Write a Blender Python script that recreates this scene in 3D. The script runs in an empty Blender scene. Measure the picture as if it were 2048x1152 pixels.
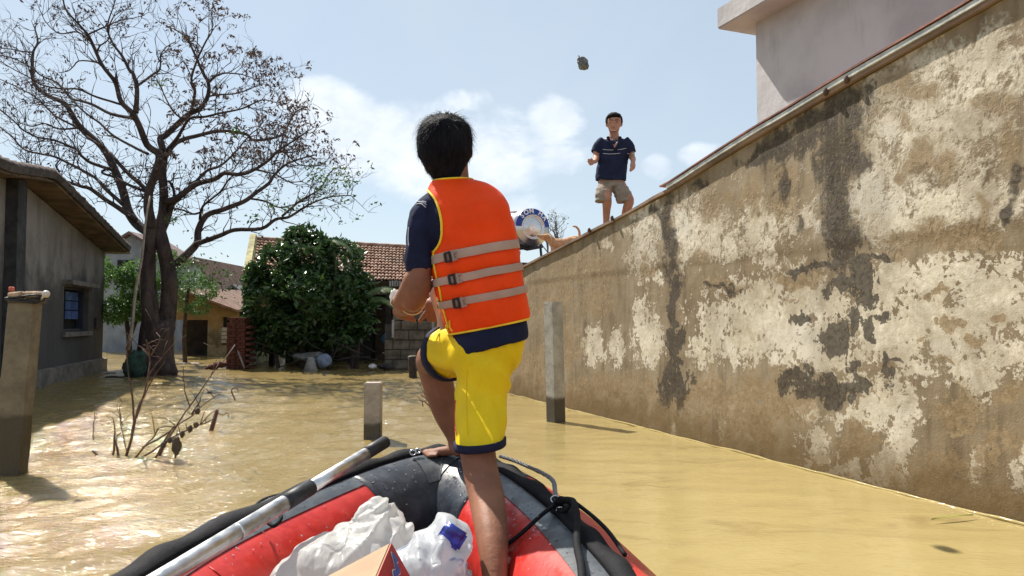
import bpy, bmesh, math, random
import numpy as np
from mathutils import Vector, Matrix, noise as mnoise
from mathutils.bvhtree import BVHTree

random.seed(7); np.random.seed(7)
S = bpy.context.scene
C = S.collection
# ------------------------------------------------------------------ camera
FPX = 1490.0; CAMZ = 1.1; HOR = 640.0            # focal length in px of a 2048 px frame, eye height, horizon row
TH = math.atan((HOR - 576.0) / FPX)
CAM = Vector((0, 0, CAMZ))
FWD = Vector((0, math.cos(TH), math.sin(TH))); UP = Vector((0, -math.sin(TH), math.cos(TH)))
cd = bpy.data.cameras.new('camera'); cam = bpy.data.objects.new('camera', cd); C.objects.link(cam)
cam.location = CAM; cam.rotation_euler = (math.pi / 2 + TH, 0, 0)
cd.sensor_width = 36; cd.lens = FPX / 2048 * 36; cd.clip_start = 0.02; cd.clip_end = 3000
S.camera = cam
# ------------------------------------------------------------------ light
SUN_EL = math.radians(52); SUN_AZ = math.radians(-43)     # azimuth from +Y, negative = to the left
w = bpy.data.worlds.new('World'); S.world = w; w.use_nodes = True
nt = w.node_tree; N = nt.nodes; L = nt.links
for n in list(N): N.remove(n)
out = N.new('ShaderNodeOutputWorld'); bg = N.new('ShaderNodeBackground')
sky = N.new('ShaderNodeTexSky'); sky.sky_type = 'NISHITA'; sky.sun_disc = False
sky.sun_elevation = SUN_EL; sky.sun_rotation = SUN_AZ
sky.altitude = 0; sky.air_density = 1.0; sky.dust_density = 0.35; sky.ozone_density = 1.4
bg.inputs['Strength'].default_value = 0.08
# clouds: billows in the lower sky, thin veil above
tc = N.new('ShaderNodeTexCoord')
def wmath(op, a, b=None, c=None):
    m = N.new('ShaderNodeMath'); m.operation = op
    for i, v in enumerate((a, b, c)):
        if v is None: continue
        if isinstance(v, (int, float)): m.inputs[i].default_value = v
        else: L.new(v, m.inputs[i])
    return m.outputs[0]
sep = N.new('ShaderNodeSeparateXYZ'); L.new(tc.outputs['Generated'], sep.inputs[0])
X, Y, Z = sep.outputs
az = wmath('ARCTAN2', X, Y)                    # radians from +Y, positive right
el = wmath('ARCSINE', Z)
def wnoise(vec, scale, detail, rough, dist=0.0):
    n = N.new('ShaderNodeTexNoise'); n.inputs['Scale'].default_value = scale
    n.inputs['Detail'].default_value = detail; n.inputs['Roughness'].default_value = rough
    n.inputs['Distortion'].default_value = dist
    L.new(vec, n.inputs['Vector']); return n.outputs['Fac']
cmb = N.new('ShaderNodeCombineXYZ'); L.new(az, cmb.inputs[0]); L.new(wmath('MULTIPLY', el, 1.5), cmb.inputs[1])
big = wnoise(cmb.outputs[0], 7.0, 8, 0.58, 0.3)
veil = wnoise(cmb.outputs[0], 3.0, 4, 0.5, 0.6)
def pxang(px, py):
    return math.atan((px - 1024) / FPX), math.atan((HOR - py) / FPX)
def blob(px, py, rx, ry):
    a0, e0 = pxang(px, py)
    dx = wmath('DIVIDE', wmath('SUBTRACT', az, a0), rx / FPX)
    dy = wmath('DIVIDE', wmath('SUBTRACT', el, e0), ry / FPX)
    d2 = wmath('ADD', wmath('MULTIPLY', dx, dx), wmath('MULTIPLY', dy, dy))
    return wmath('MAXIMUM', wmath('SUBTRACT', 1.0, d2), 0.0)
acc = None
for (px, py, rx, ry, k) in [(650, 235, 130, 75, 1.0), (740, 290, 190, 95, 1.0), (850, 330, 190, 100, .95),
                            (990, 320, 150, 75, 1.0), (1115, 245, 75, 75, .85), (1110, 310, 105, 70, .85),
                            (935, 198, 60, 34, .7), (1315, 340, 36, 32, .65), (1415, 318, 60, 32, .85),
                            (900, 300, 270, 110, .72), (560, 215, 90, 40, .5), (1000, 430, 330, 60, .45),
                            (2600, 300, 300, 120, .9), (-700, 330, 400, 110, .8), (3300, 350, 400, 130, .8)]:
    b = wmath('MULTIPLY', blob(px, py, rx, ry), k)
    acc = b if acc is None else wmath('MAXIMUM', acc, b)
raw = wmath('ADD', wmath('MULTIPLY', acc, 0.64), wmath('MULTIPLY', wmath('SUBTRACT', big, 0.5), 2.1))
mr = N.new('ShaderNodeMapRange'); mr.interpolation_type = 'SMOOTHSTEP'
mr.inputs['From Min'].default_value = 0.10; mr.inputs['From Max'].default_value = 0.54
L.new(raw, mr.inputs['Value'])
pres = N.new('ShaderNodeMapRange'); pres.inputs['From Min'].default_value = 0.0; pres.inputs['From Max'].default_value = 0.22
L.new(acc, pres.inputs['Value'])
cl = wmath('MULTIPLY', wmath('MULTIPLY', mr.outputs[0], pres.outputs[0]), 0.92)
vm = N.new('ShaderNodeMapRange'); vm.inputs['From Min'].default_value = 0.35; vm.inputs['From Max'].default_value = 0.8
vm.inputs['To Max'].default_value = 0.82; vm.inputs['To Min'].default_value = 0.6; L.new(veil, vm.inputs['Value'])
lum = N.new('ShaderNodeMix'); lum.data_type = 'RGBA'
lum.inputs[6].default_value = (5.2, 5.9, 6.8, 1); lum.inputs[7].default_value = (7.4, 7.8, 8.2, 1)
cs = wnoise(cmb.outputs[0], 12.0, 6, 0.6, 0.2)
csr = N.new('ShaderNodeMapRange'); csr.inputs['From Min'].default_value = .3; csr.inputs['From Max'].default_value = .65
L.new(cs, csr.inputs['Value']); L.new(csr.outputs[0], lum.inputs[0])
m1 = N.new('ShaderNodeMix'); m1.data_type = 'RGBA'
L.new(vm.outputs[0], m1.inputs[0]); L.new(sky.outputs[0], m1.inputs[6]); m1.inputs[7].default_value = (4.9, 5.55, 5.95, 1)
m2 = N.new('ShaderNodeMix'); m2.data_type = 'RGBA'
L.new(cl, m2.inputs[0]); L.new(m1.outputs[2], m2.inputs[6]); L.new(lum.outputs[2], m2.inputs[7])
L.new(m2.outputs[2], bg.inputs['Color']); L.new(bg.outputs[0], out.inputs['Surface'])

sd = bpy.data.lights.new('sun', 'SUN'); so = bpy.data.objects.new('sun', sd); C.objects.link(so)
sd.energy = 4.6; sd.angle = math.radians(0.55); sd.color = (1.0, 0.94, 0.84)
TOSUN = Vector((math.sin(SUN_AZ) * math.cos(SUN_EL), math.cos(SUN_AZ) * math.cos(SUN_EL), math.sin(SUN_EL)))
so.rotation_euler = (-TOSUN).to_track_quat('-Z', 'Y').to_euler(); so.location = (-10, 12, 15)
S.view_settings.view_transform = 'Standard'; S.view_settings.look = 'None'
S.view_settings.gamma = 1.0; S.view_settings.use_curve_mapping = False
S.view_settings.exposure = 0.85
try:
    S.cycles.use_denoising = True; S.cycles.max_bounces = 6; S.cycles.diffuse_bounces = 3; S.cycles.glossy_bounces = 3; S.cycles.transparent_max_bounces = 6
except Exception: pass

# ------------------------------------------------------------------ pixel -> place
def ray(px, py):
    return Vector(((px - 1024) / FPX, 0, 0)) + FWD + UP * (-(py - 576) / FPX)
def P(px, py, d): return CAM + ray(px, py) * d
def G(px, py, z=0.0):
    r = ray(px, py); return CAM + r * ((z - CAMZ) / r.z)
def pxof(v):
    r = Vector(v) - CAM; d = r.dot(FWD)
    return 1024 + FPX * r.x / d, 576 - FPX * r.dot(UP) / d, d

# ------------------------------------------------------------------ helpers
WL = {}
TMP = bpy.data.scenes.new('workbench')          # scratch scene for evaluating modifiers, removed at the end
def thing(name, label, cat, loc=(0, 0, 0), group=None):
    o = bpy.data.objects.new(name, None); C.objects.link(o); o.location = loc
    o.empty_display_size = .1
    WL[o.name] = Vector(loc); o['label'] = label; o['category'] = cat
    if group: o['group'] = group
    return o
def tag(o, label=None, cat=None, group=None, kind=None):
    if label: o['label'] = label
    if cat: o['category'] = cat
    if group: o['group'] = group
    if kind: o['kind'] = kind
    return o
def link(name, me, m, parent=None, smooth=True):
    """world-space mesh -> object; local to its parent's base"""
    o = bpy.data.objects.new(name, me); C.objects.link(o)
    if m is not None and not me.materials: me.materials.append(m)
    if parent is not None:
        wl = WL[parent.name]
        me.transform(Matrix.Translation(-wl)); o.parent = parent; WL[o.name] = wl
    else:
        WL[o.name] = Vector((0, 0, 0))
    if smooth and len(me.polygons): me.polygons.foreach_set('use_smooth', [True] * len(me.polygons))
    me.update()
    return o
def obj(name, bm, m, parent=None, smooth=True):
    me = bpy.data.meshes.new(name); bm.normal_update(); bm.to_mesh(me); bm.free()
    return link(name, me, m, parent, smooth)
def pyobj(name, vs, fs, m, parent=None, smooth=True):
    me = bpy.data.meshes.new(name); me.from_pydata([tuple(v) for v in vs], [], fs); me.update()
    return link(name, me, m, parent, smooth)
def based(o, loc):
    """move a top-level mesh's origin to its base"""
    loc = Vector(loc); o.data.transform(Matrix.Translation(-loc)); o.location = loc; WL[o.name] = loc
    return o
def BM(): return bmesh.new()
def frame_of(t):
    t = t.normalized(); a = Vector((0, 0, 1)) if abs(t.z) < .9 else Vector((1, 0, 0))
    x = a.cross(t).normalized(); y = t.cross(x).normalized(); return x, y
def tube(bm, pts, rad, n=8, cap=True, squash=None, twist=0.0):
    pts = [Vector(p) for p in pts]
    if isinstance(rad, (int, float)): rad = [rad] * len(pts)
    rings = []; x = None
    for i, p in enumerate(pts):
        t = (pts[min(i + 1, len(pts) - 1)] - pts[max(i - 1, 0)])
        if t.length < 1e-9: t = Vector((0, 0, 1))
        t.normalize()
        if x is None: x, y = frame_of(t)
        else:
            x = (x - t * x.dot(t))
            if x.length < 1e-6: x, y = frame_of(t)
            x.normalize(); y = t.cross(x)
        r = rad[i]; rx, ry = (r, r) if not isinstance(r, tuple) else r
        rings.append([bm.verts.new(p + x * (rx * math.cos(2 * math.pi * k / n + twist)) + y * (ry * math.sin(2 * math.pi * k / n + twist))) for k in range(n)])
    for a, b in zip(rings, rings[1:]):
        for k in range(n):
            bm.faces.new((a[k], a[(k + 1) % n], b[(k + 1) % n], b[k]))
    if cap:
        bm.faces.new(list(reversed(rings[0]))); bm.faces.new(rings[-1])
    return rings
def smoothpath(pts, k=4):
    """Catmull-Rom through points (tuples of any length)"""
    pts = [np.array(p, float) for p in pts]; o = []
    for i in range(len(pts) - 1):
        p0 = pts[max(i - 1, 0)]; p1 = pts[i]; p2 = pts[i + 1]; p3 = pts[min(i + 2, len(pts) - 1)]
        for j in range(k):
            t = j / k
            o.append(.5 * ((2 * p1) + (-p0 + p2) * t + (2 * p0 - 5 * p1 + 4 * p2 - p3) * t * t + (-p0 + 3 * p1 - 3 * p2 + p3) * t ** 3))
    o.append(pts[-1]); return o
def loft(bm, rings, cap=True, closed=True):
    R = [[bm.verts.new(p) for p in r] for r in rings]; n = len(R[0])
    for a, b in zip(R, R[1:]):
        for k in range(n if closed else n - 1):
            bm.faces.new((a[k], a[(k + 1) % n], b[(k + 1) % n], b[k]))
    if cap and closed:
        bm.faces.new(list(reversed(R[0]))); bm.faces.new(R[-1])
    return R
def box(bm, lo, hi, bev=0.0, M=None):
    lo = Vector(lo); hi = Vector(hi); c = (lo + hi) / 2; s = hi - lo
    T = Matrix.Translation(c) @ Matrix.Diagonal((s.x, s.y, s.z, 1))
    if M is not None: T = M @ T
    r = bmesh.ops.create_cube(bm, size=1, matrix=T)
    if bev:
        es = list({e for v in r['verts'] for e in v.link_edges})
        bmesh.ops.bevel(bm, geom=es, offset=bev, segments=1, affect='EDGES')
def obox(bm, c, ax, ay, az_, bev=0.0):
    """oriented box: centre and three half-axis vectors"""
    c = Vector(c); M = Matrix((( *(Vector(ax) * 2), 0), (*(Vector(ay) * 2), 0), (*(Vector(az_) * 2), 0), (0, 0, 0, 1))).transposed()
    M.translation = c
    r = bmesh.ops.create_cube(bm, size=1, matrix=M)
    if bev:
        es = list({e for v in r['verts'] for e in v.link_edges})
        bmesh.ops.bevel(bm, geom=es, offset=bev, segments=2, affect='EDGES')
    return r
def ell(bm, c, r, M=None, seg=16):
    T = Matrix.Translation(Vector(c)) @ (M.to_4x4() if M else Matrix.Identity(4)) @ Matrix.Diagonal((*r, 1))
    return bmesh.ops.create_uvsphere(bm, u_segments=seg, v_segments=max(8, seg * 3 // 4), radius=1, matrix=T)
def remesh(bm, voxel, smooth=6, fac=.5, name='tmp'):
    me = bpy.data.meshes.new(name); bm.to_mesh(me); bm.free()
    o = bpy.data.objects.new(name, me); TMP.collection.objects.link(o)
    r = o.modifiers.new('r', 'REMESH'); r.mode = 'VOXEL'; r.voxel_size = voxel
    s = o.modifiers.new('s', 'SMOOTH'); s.iterations = smooth; s.factor = fac
    vl = TMP.view_layers[0]; vl.update(); ev = o.evaluated_get(vl.depsgraph)
    m2_ = bpy.data.meshes.new_from_object(ev)
    bpy.data.objects.remove(o); bpy.data.meshes.remove(me)
    return m2_
def bvh_of(me):
    return BVHTree.FromPolygons([v.co.copy() for v in me.vertices], [list(p.vertices) for p in me.polygons])
def hit(bvh, px, py, off=0.0):
    l, n, i, d = bvh.ray_cast(CAM, ray(px, py).normalized())
    if l is None: return None, None
    if n.dot(ray(px, py)) > 0: n = -n
    return l + n * off, n
def fbm(p, s=1.0, o=3):
    return mnoise.fractal(Vector(p) * s, 1.0, 2.0, o)

# ------------------------------------------------------------------ materials
class NT:
    def __init__(self, name):
        self.m = bpy.data.materials.new(name); self.m.use_nodes = True
        self.t = self.m.node_tree; self.n = self.t.nodes; self.b = self.n['Principled BSDF']
        self.out = self.n['Material Output']; self._o = None
    def new(self, t, **k):
        n = self.n.new(t)
        for a, v in k.items(): setattr(n, a, v)
        return n
    def ln(self, a, b): self.t.links.new(a, b)
    def setin(self, sock, v):
        if hasattr(v, 'is_output') or isinstance(v, bpy.types.NodeSocket): self.ln(v, sock)
        else: sock.default_value = v
    def coord(self):
        if self._o is None: self._o = self.new('ShaderNodeTexCoord').outputs['Object']
        return self._o
    def mapping(self, scale, rot=(0, 0, 0), vec=None):
        m = self.new('ShaderNodeMapping'); self.ln(vec or self.coord(), m.inputs[0])
        m.inputs['Scale'].default_value = scale; m.inputs['Rotation'].default_value = rot; return m.outputs[0]
    def noise(self, scale, detail=4, rough=.55, vec=None, dist=0.0):
        n = self.new('ShaderNodeTexNoise'); self.ln(vec or self.coord(), n.inputs['Vector'])
        n.inputs['Scale'].default_value = scale; n.inputs['Detail'].default_value = detail
        n.inputs['Roughness'].default_value = rough; n.inputs['Distortion'].default_value = dist
        return n.outputs['Fac']
    def voro(self, scale, vec=None, feature='F1'):
        n = self.new('ShaderNodeTexVoronoi', feature=feature); self.ln(vec or self.coord(), n.inputs['Vector'])
        n.inputs['Scale'].default_value = scale; return n.outputs['Distance']
    def math(self, op, a, b=None):
        m = self.new('ShaderNodeMath', operation=op); self.setin(m.inputs[0], a)
        if b is not None: self.setin(m.inputs[1], b)
        return m.outputs[0]
    def rng(self, v, a, b, c=0.0, d=1.0, smooth=True):
        m = self.new('ShaderNodeMapRange')
        if smooth: m.interpolation_type = 'SMOOTHSTEP'
        self.ln(v, m.inputs['Value']); m.inputs['From Min'].default_value = a; m.inputs['From Max'].default_value = b
        m.inputs['To Min'].default_value = c; m.inputs['To Max'].default_value = d; return m.outputs[0]
    def mix(self, f, a, b):
        m = self.new('ShaderNodeMix', data_type='RGBA'); self.setin(m.inputs[0], f)
        for s, v in ((m.inputs[6], a), (m.inputs[7], b)):
            if isinstance(v, tuple): s.default_value = (*v[:3], 1)
            else: self.ln(v, s)
        return m.outputs[2]
    def attr(self, name):
        a = self.new('ShaderNodeAttribute', attribute_name=name); return a.outputs['Fac']
    def bump(self, h, strength=.3, dist=.02, normal=None):
        b = self.new('ShaderNodeBump'); b.inputs['Strength'].default_value = strength; b.inputs['Distance'].default_value = dist
        self.ln(h, b.inputs['Height'])
        if normal is not None: self.ln(normal, b.inputs['Normal'])
        self.ln(b.outputs[0], self.b.inputs['Normal']); return b.outputs[0]
    def set(self, **k):
        mp = dict(col='Base Color', rough='Roughness', metal='Metallic', spec='Specular IOR Level', ior='IOR', sss='Subsurface Weight', coat='Coat Weight', sheen='Sheen Weight', trans='Transmission Weight', alpha='Alpha')
        for a, v in k.items():
            s = self.b.inputs[mp[a]]
            if isinstance(v, tuple): s.default_value = (*v[:3], 1)
            else: self.setin(s, v)
        return self
MT = {}
def mat(name, col, rough=.7, var=.25, scale=6.0, bump=.25, bdist=.01, bscale=None, metal=0.0, spec=.4, **k):
    if name in MT: return MT[name]
    t = NT(name); c = Vector(col)
    f = t.noise(scale, 5, .6)
    t.set(col=t.mix(t.rng(f, .3, .7), tuple(c * (1 - var)), tuple(min(x, 1) for x in c * (1 + var))), rough=rough, metal=metal, spec=spec, **k)
    if bump: t.bump(t.noise(bscale or scale * 5, 4, .6), bump, bdist)
    MT[name] = t.m; return t.m
# ================================================================== water and ground
def water():
    ys = np.concatenate([np.arange(-6, 1.2, .4), np.arange(1.2, 4, .028), np.arange(4, 8, .042), np.arange(8, 14, .08), np.arange(14, 26, .16), np.array([27, 30, 36, 46, 60, 90, 150, 300, 700])])
    xs = np.concatenate([np.array([-600, -200, -80, -40, -25, -18]), np.arange(-14, -6, .12), np.arange(-6, 2.4, .026), np.arange(2.4, 4.2, .06), np.arange(4.2, 9, .3), np.array([12, 20, 40, 90, 250, 600])])
    X, Y = np.meshgrid(xs, ys); Zz = np.zeros_like(X)
    rng = np.random.RandomState(3)
    fade = np.clip((30 - Y) / 14, 0, 1) * np.clip((X + 20) / 6, 0, 1) * np.clip((10 - X) / 4, 0, 1) * np.clip((Y + 5) / 4, 0, 1)
    left = np.clip((.6 - X) / 2.2, .22, 1)
    wx = X + .25 * np.sin(.9 * Y + .4 * X) ; wy = Y + .22 * np.sin(1.1 * X) + .1 * np.sin(2.3 * X + 1)
    for i in range(34):
        lam = .16 * 1.105 ** i
        if lam < .22 and i % 2: continue
        th = math.radians(rng.normal(-72, 24)); k = 2 * math.pi / lam
        a = .0150 * lam ** .9 * rng.uniform(.5, 1.0) / (1 + (lam / .75) ** 2)
        ph = rng.uniform(0, 6.28)
        v = np.sin(k * (math.cos(th) * wx + math.sin(th) * wy) + ph)
        Zz += a * (v - .35 * np.cos(2 * (k * (math.cos(th) * wx + math.sin(th) * wy) + ph)))
    Zz = Zz * fade * left * .95
    nx, ny = len(xs), len(ys)
    vs = np.stack([X.ravel(), Y.ravel(), Zz.ravel()], 1)
    fs = [(j * nx + i, j * nx + i + 1, (j + 1) * nx + i + 1, (j + 1) * nx + i) for j in range(ny - 1) for i in range(nx - 1)]
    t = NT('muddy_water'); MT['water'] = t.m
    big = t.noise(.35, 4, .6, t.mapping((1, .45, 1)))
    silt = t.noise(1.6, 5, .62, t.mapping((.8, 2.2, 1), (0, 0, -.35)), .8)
    wall_refl = t.new('ShaderNodeSeparateXYZ'); t.ln(t.coord(), wall_refl.inputs[0])
    c = t.mix(t.rng(t.math('ADD', wall_refl.outputs[0], t.math('MULTIPLY', t.math('SUBTRACT', big, .5), 3.0)), -1.6, 1.6), (.232, .170, .068), (.350, .272, .115))  # lighter towards the wall: its reflected brightness painted into the base colour
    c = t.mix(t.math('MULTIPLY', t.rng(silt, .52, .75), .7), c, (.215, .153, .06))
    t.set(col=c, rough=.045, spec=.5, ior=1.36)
    m = t.mapping((1.0, 2.4, 1.0), (0, 0, .3))
    h = t.math('ADD', t.noise(12.0, 4, .5, m, .5), t.math('MULTIPLY', t.noise(26.0, 2, .5, m), .35))
    sepx = t.new('ShaderNodeSeparateXYZ'); t.ln(t.coord(), sepx.inputs[0])
    calm = t.rng(sepx.outputs[0], -1.8, .9, 1.0, .2)
    h = t.math('MULTIPLY', h, calm)
    t.bump(h, .55, .03)
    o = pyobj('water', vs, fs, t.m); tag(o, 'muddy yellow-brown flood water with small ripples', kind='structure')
water()
gb = BM(); box(gb, (-600, -60, -1.4), (600, 700, -1.1))
tag(obj('ground', gb, mat('mud', (.12, .09, .05), .95), smooth=False), 'flooded muddy ground under the water', kind='structure')

# ================================================================== long stained gable wall on the right
WA = G(2048, 1050); WB = G(1000, 783)
WU = (WB - WA).normalized(); WN = Vector((WU.y, -WU.x, 0))          # WN points away from the camera, into the house
WLEN = (WB - WA).length
def wallpt(px, py, off=0.0):
    r = ray(px, py); o = WA + WN * off
    t = (o - CAM).dot(WN) / r.dot(WN); return CAM + r * t
def wall_sz(px, py, off=0.0):
    p = wallpt(px, py, off); return (p - WA).dot(WU), p.z
s1, z1 = wall_sz(1045, 533); s2, z2 = wall_sz(1900, 38)
TOPL = sorted([wall_sz(*p) for p in ((1042, 535), (1125, 492), (1208, 449.5), (1280, 411), (1347, 375), (1430, 322), (1528, 262), (1620, 209), (1703, 161), (1840, 83), (1975, 6))])
_s = [a for a, b in TOPL]; _z = [b - .036 for a, b in TOPL]
SL = (z2 - z1) / (s2 - s1)
def wtop(s):
    if s < _s[0]: return _z[0] + SL * (s - _s[0])
    if s > _s[-1]: return _z[-1] + SL * .9 * (s - _s[-1])
    return float(np.interp(s, _s, _z))
S0, S1 = -2.6, WLEN + .35
def W3(s, z, off=0.0): return WA + WU * s + WN * off + Vector((0, 0, z))

CREAM = [(1860, 232, 170, 130), (1960, 150, 120, 90), (1780, 400, 140, 90), (1930, 400, 120, 60), (1285, 480, 30, 70), (1318, 560, 16, 18), (1300, 420, 30, 30),
         (1392, 462, 44, 70), (1430, 455, 40, 40), (1460, 500, 30, 30), (1520, 462, 55, 62), (1536, 495, 30, 40), (1600, 440, 40, 30), (1297, 680, 30, 58), (1285, 620, 22, 30),
         (1480, 650, 100, 80), (1420, 690, 40, 40), (1560, 640, 110, 90), (1650, 610, 120, 60), (1820, 640, 170, 110), (1960, 600, 150, 110), (1850, 560, 200, 40), (1650, 700, 90, 60),
         (1770, 790, 90, 60), (1640, 892, 42, 38), (1703, 955, 44, 26), (1780, 946, 46, 44), (1798, 888, 36, 44), (1617, 829, 28, 17), (1726, 833, 64, 34), (1960, 933, 17, 40), (2042, 933, 20, 50),
         (2010, 700, 60, 60), (1940, 740, 60, 50), (1560, 700, 60, 35), (1218, 488, 10, 9), (1480, 560, 26, 16), (1345, 860, 8, 20), (1440, 860, 10, 24), (1380, 820, 26, 9), (1190, 690, 24, 40), (1230, 700, 14, 40)]
BROWN = [(1848, 312, 58, 46), (1886, 330, 24, 44), (1996, 204, 64, 26), (1836, 176, 76, 30), (1812, 236, 26, 22), (1796, 344, 20, 18), (1560, 412, 40, 30), (1572, 360, 32, 32), (1508, 388, 26, 50),
         (2026, 300, 26, 70), (1900, 484, 140, 40), (1960, 460, 18, 70), (1400, 523, 18, 22), (1290, 512, 13, 13), (1300, 543, 20, 20), (1444, 570, 60, 16), (1717, 879, 66, 40), (1906, 833, 50, 66),
         (1884, 950, 90, 46), (1988, 892, 46, 70), (2010, 780, 28, 28), (1839, 689, 20, 12), (1902, 653, 38, 20), (1992, 640, 22, 15), (1649, 892, 9, 8), (1807, 939, 19, 6), (1694, 960, 13, 9),
         (1730, 960, 10, 15), (1760, 965, 14, 7), (1785, 980, 14, 6), (1720, 190, 20, 60), (1590, 560, 60, 12), (1545, 800, 120, 70), (1400, 800, 160, 60), (1420, 415, 34, 30), (1470, 400, 40, 24), (1860, 590, 40, 8),
         (1700, 1010, 260, 30), (2000, 1010, 120, 40), (1960, 690, 30, 12), (1890, 720, 24, 8), (1580, 595, 20, 8), (1160, 545, 90, 50), (1100, 590, 60, 60), (1190, 600, 60, 40), (1060, 740, 60, 60), (1200, 790, 130, 50), (1300, 800, 120, 60), (1130, 690, 40, 60), (1500, 850, 90, 50)]
DARK = [(1690, 225, 60, 60), (1640, 255, 70, 50), (1590, 286, 64, 36), (1550, 310, 40, 30), (1705, 290, 30, 70), (1520, 318, 50, 12), (1672, 320, 40, 80), (1676, 400, 34, 90), (1690, 480, 42, 60), (1640, 543, 70, 9), (1600, 440, 10, 30), (1760, 517, 26, 12), (1722, 545, 22, 26), (2030, 370, 16, 34), (2022, 420, 12, 26),
        (1333, 425, 15, 34), (1338, 470, 14, 36), (1343, 520, 14, 44), (1350, 570, 18, 26), (1345, 620, 15, 40), (1347, 680, 18, 40), (1350, 722, 18, 20), (1350, 770, 36, 44), (1310, 420, 10, 16),
        (1699, 572, 50, 26), (1739, 585, 20, 36), (1680, 666, 37, 44), (1704, 630, 22, 44), (1753, 657, 12, 28), (1770, 626, 16, 11), (1597, 637, 13, 12), (1617, 624, 13, 10), (1771, 740, 12, 40), (1788, 714, 30, 9),
        (1613, 770, 56, 30), (1685, 790, 60, 18), (1622, 734, 16, 12), (1726, 766, 16, 13), (1708, 730, 15, 15), (1400, 372, 20, 10), (1570, 378, 14, 30), (1440, 575, 40, 7)]
def field(px, py, bl, p=1.0):
    f = np.zeros_like(px)
    for cx, cy, rx, ry in bl:
        d = np.sqrt(((px - cx) / rx) ** 2 + ((py - cy) / ry) ** 2)
        f = np.maximum(f, np.clip(1.5 - d, 0, 1))
    return f
def stained_wall():
    root = thing('plastered_house', 'tall stained and peeling plaster wall house with low sloping roof', 'house', (WA.x, WA.y, 0))
    ds = .022
    ss = np.arange(S0, S1 + ds, ds); ss[-1] = S1; nz = 150
    vs = []; P2 = []
    for s in ss:
        zt = wtop(s)
        for k in range(nz + 1):
            z = -.5 + (zt + .5) * k / nz
            vs.append(W3(s, z))
    V = np.array([tuple(v) for v in vs])
    rel = V - np.array(CAM); d = rel @ np.array(FWD); d = np.where(d < .3, .3, d)
    px = 1024 + FPX * rel[:, 0] / d; py = 576 - FPX * (rel @ np.array(UP)) / d
    seen = (d > .5)
    wx = np.array([fbm(v, 5.5, 4) for v in vs]); wy = np.array([fbm(v + Vector((7.3, 2.1, 4.4)), 5.5, 4) for v in vs]); rz = 1.0 / d
    px = px + wx * 95 * rz * 1.0; py = py + wy * 120 * rz
    cream = field(px, py, CREAM); brown = field(px, py, BROWN); dark = field(px, py, DARK)
    # uneven plaster: the sheet itself undulates and the render coat steps a little
    step = .004 * np.clip((V[:, 2] - 1.62) * 30, -1, 1)
    und = np.array([.007 * fbm(v, 1.3, 4) + .0035 * fbm(v, 6, 3) for v in vs])
    V = V - np.outer(und + step, np.array(WN))
    n1 = nz + 1; ns = len(ss)
    fs = [(i * n1 + k, i * n1 + k + 1, (i + 1) * n1 + k + 1, (i + 1) * n1 + k) for i in range(ns - 1) for k in range(nz)]
    # back and ends so that the wall is a real slab
    nb = len(V); bk = []
    for s in (S0, S1):
        for z in (-.5, wtop(s)): bk.append(np.array(W3(s, z, .22)))
    V = np.concatenate([V, np.array(bk)])
    fs += [(nb, nb + 2, nb + 3, nb + 1), tuple([k for k in range(n1)] [::-1]) + (nb, nb + 1),
           tuple((ns - 1) * n1 + k for k in range(n1)) + (nb + 3, nb + 2),
           tuple(i * n1 + nz for i in range(ns)) + (nb + 3, nb + 1)]
    t = NT('stained_plaster')
    me = bpy.data.meshes.new('wall'); me.from_pydata([tuple(v) for v in V], [], fs)
    for nm, f in (('cream', cream), ('brown', brown), ('dark', dark)):
        a = me.attributes.new(nm, 'FLOAT', 'POINT'); a.data.foreach_set('value', np.concatenate([f, np.zeros(4)]).astype(np.float32))
    sx = t.new('ShaderNodeSeparateXYZ'); t.ln(t.coord(), sx.inputs[0]); z = sx.outputs[2]
    n_big = t.noise(1.1, 6, .62); n_mid = t.noise(5.0, 8, .66, None, .6); n_fine = t.noise(28, 6, .65); n_pit = t.noise(95, 3, .6)
    n_str = t.noise(7.0, 5, .6, t.mapping((1, 1, .16)))
    base = t.mix(t.rng(n_big, .35, .68), (.222, .168, .104), (.322, .262, .180))
    base = t.mix(t.rng(n_str, .42, .72), base, (.155, .115, .07))
    base = t.mix(t.rng(n_mid, .56, .74), base, (.38, .31, .21))
    n_lace = t.noise(9.0, 9, .68, None, 1.6)
    n_drip = t.noise(16.0, 6, .65, t.mapping((1, 1, .09)))
    def mask(attr, amp1, amp2, w, bias, drip=0.0):
        v = t.math('ADD', t.math('ADD', t.attr(attr), t.math('MULTIPLY', t.math('SUBTRACT', n_lace, .5), amp1 * .75)), t.math('ADD', t.math('MULTIPLY', t.math('SUBTRACT', n_mid, .5), amp1), t.math('MULTIPLY', t.math('SUBTRACT', n_fine, .5), amp2)))
        if drip: v = t.math('ADD', v, t.math('MULTIPLY', t.math('SUBTRACT', n_drip, .5), drip))
        lowz = t.rng(z, 1.45, 1.8, 0.0, 1.0)           # crisp flakes low down, soft blotches above
        a = t.rng(v, bias - .035, bias + .035); b = t.rng(v, bias - w, bias + w)
        m = t.new('ShaderNodeMix', data_type='FLOAT'); t.ln(lowz, m.inputs[0]); t.ln(a, m.inputs[2]); t.ln(b, m.inputs[3]); return m.outputs[0]
    cr = mask('cream', 3.2, 1.9, .40, .60, .5); br = mask('brown', 2.5, 1.7, .34, .76); dk = mask('dark', 2.0, 1.6, .34, .58, 1.5)
    creamc = t.mix(t.rng(n_fine, .35, .7), (.56, .495, .38), (.72, .665, .55))
    creamc = t.mix(t.rng(n_big, .5, .7), creamc, (.64, .60, .52))
    wear = t.rng(t.noise(2.3, 7, .7, None, .4), .34, .62, .42, .96)
    col = t.mix(t.math('MULTIPLY', cr, wear), base, creamc)
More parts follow.
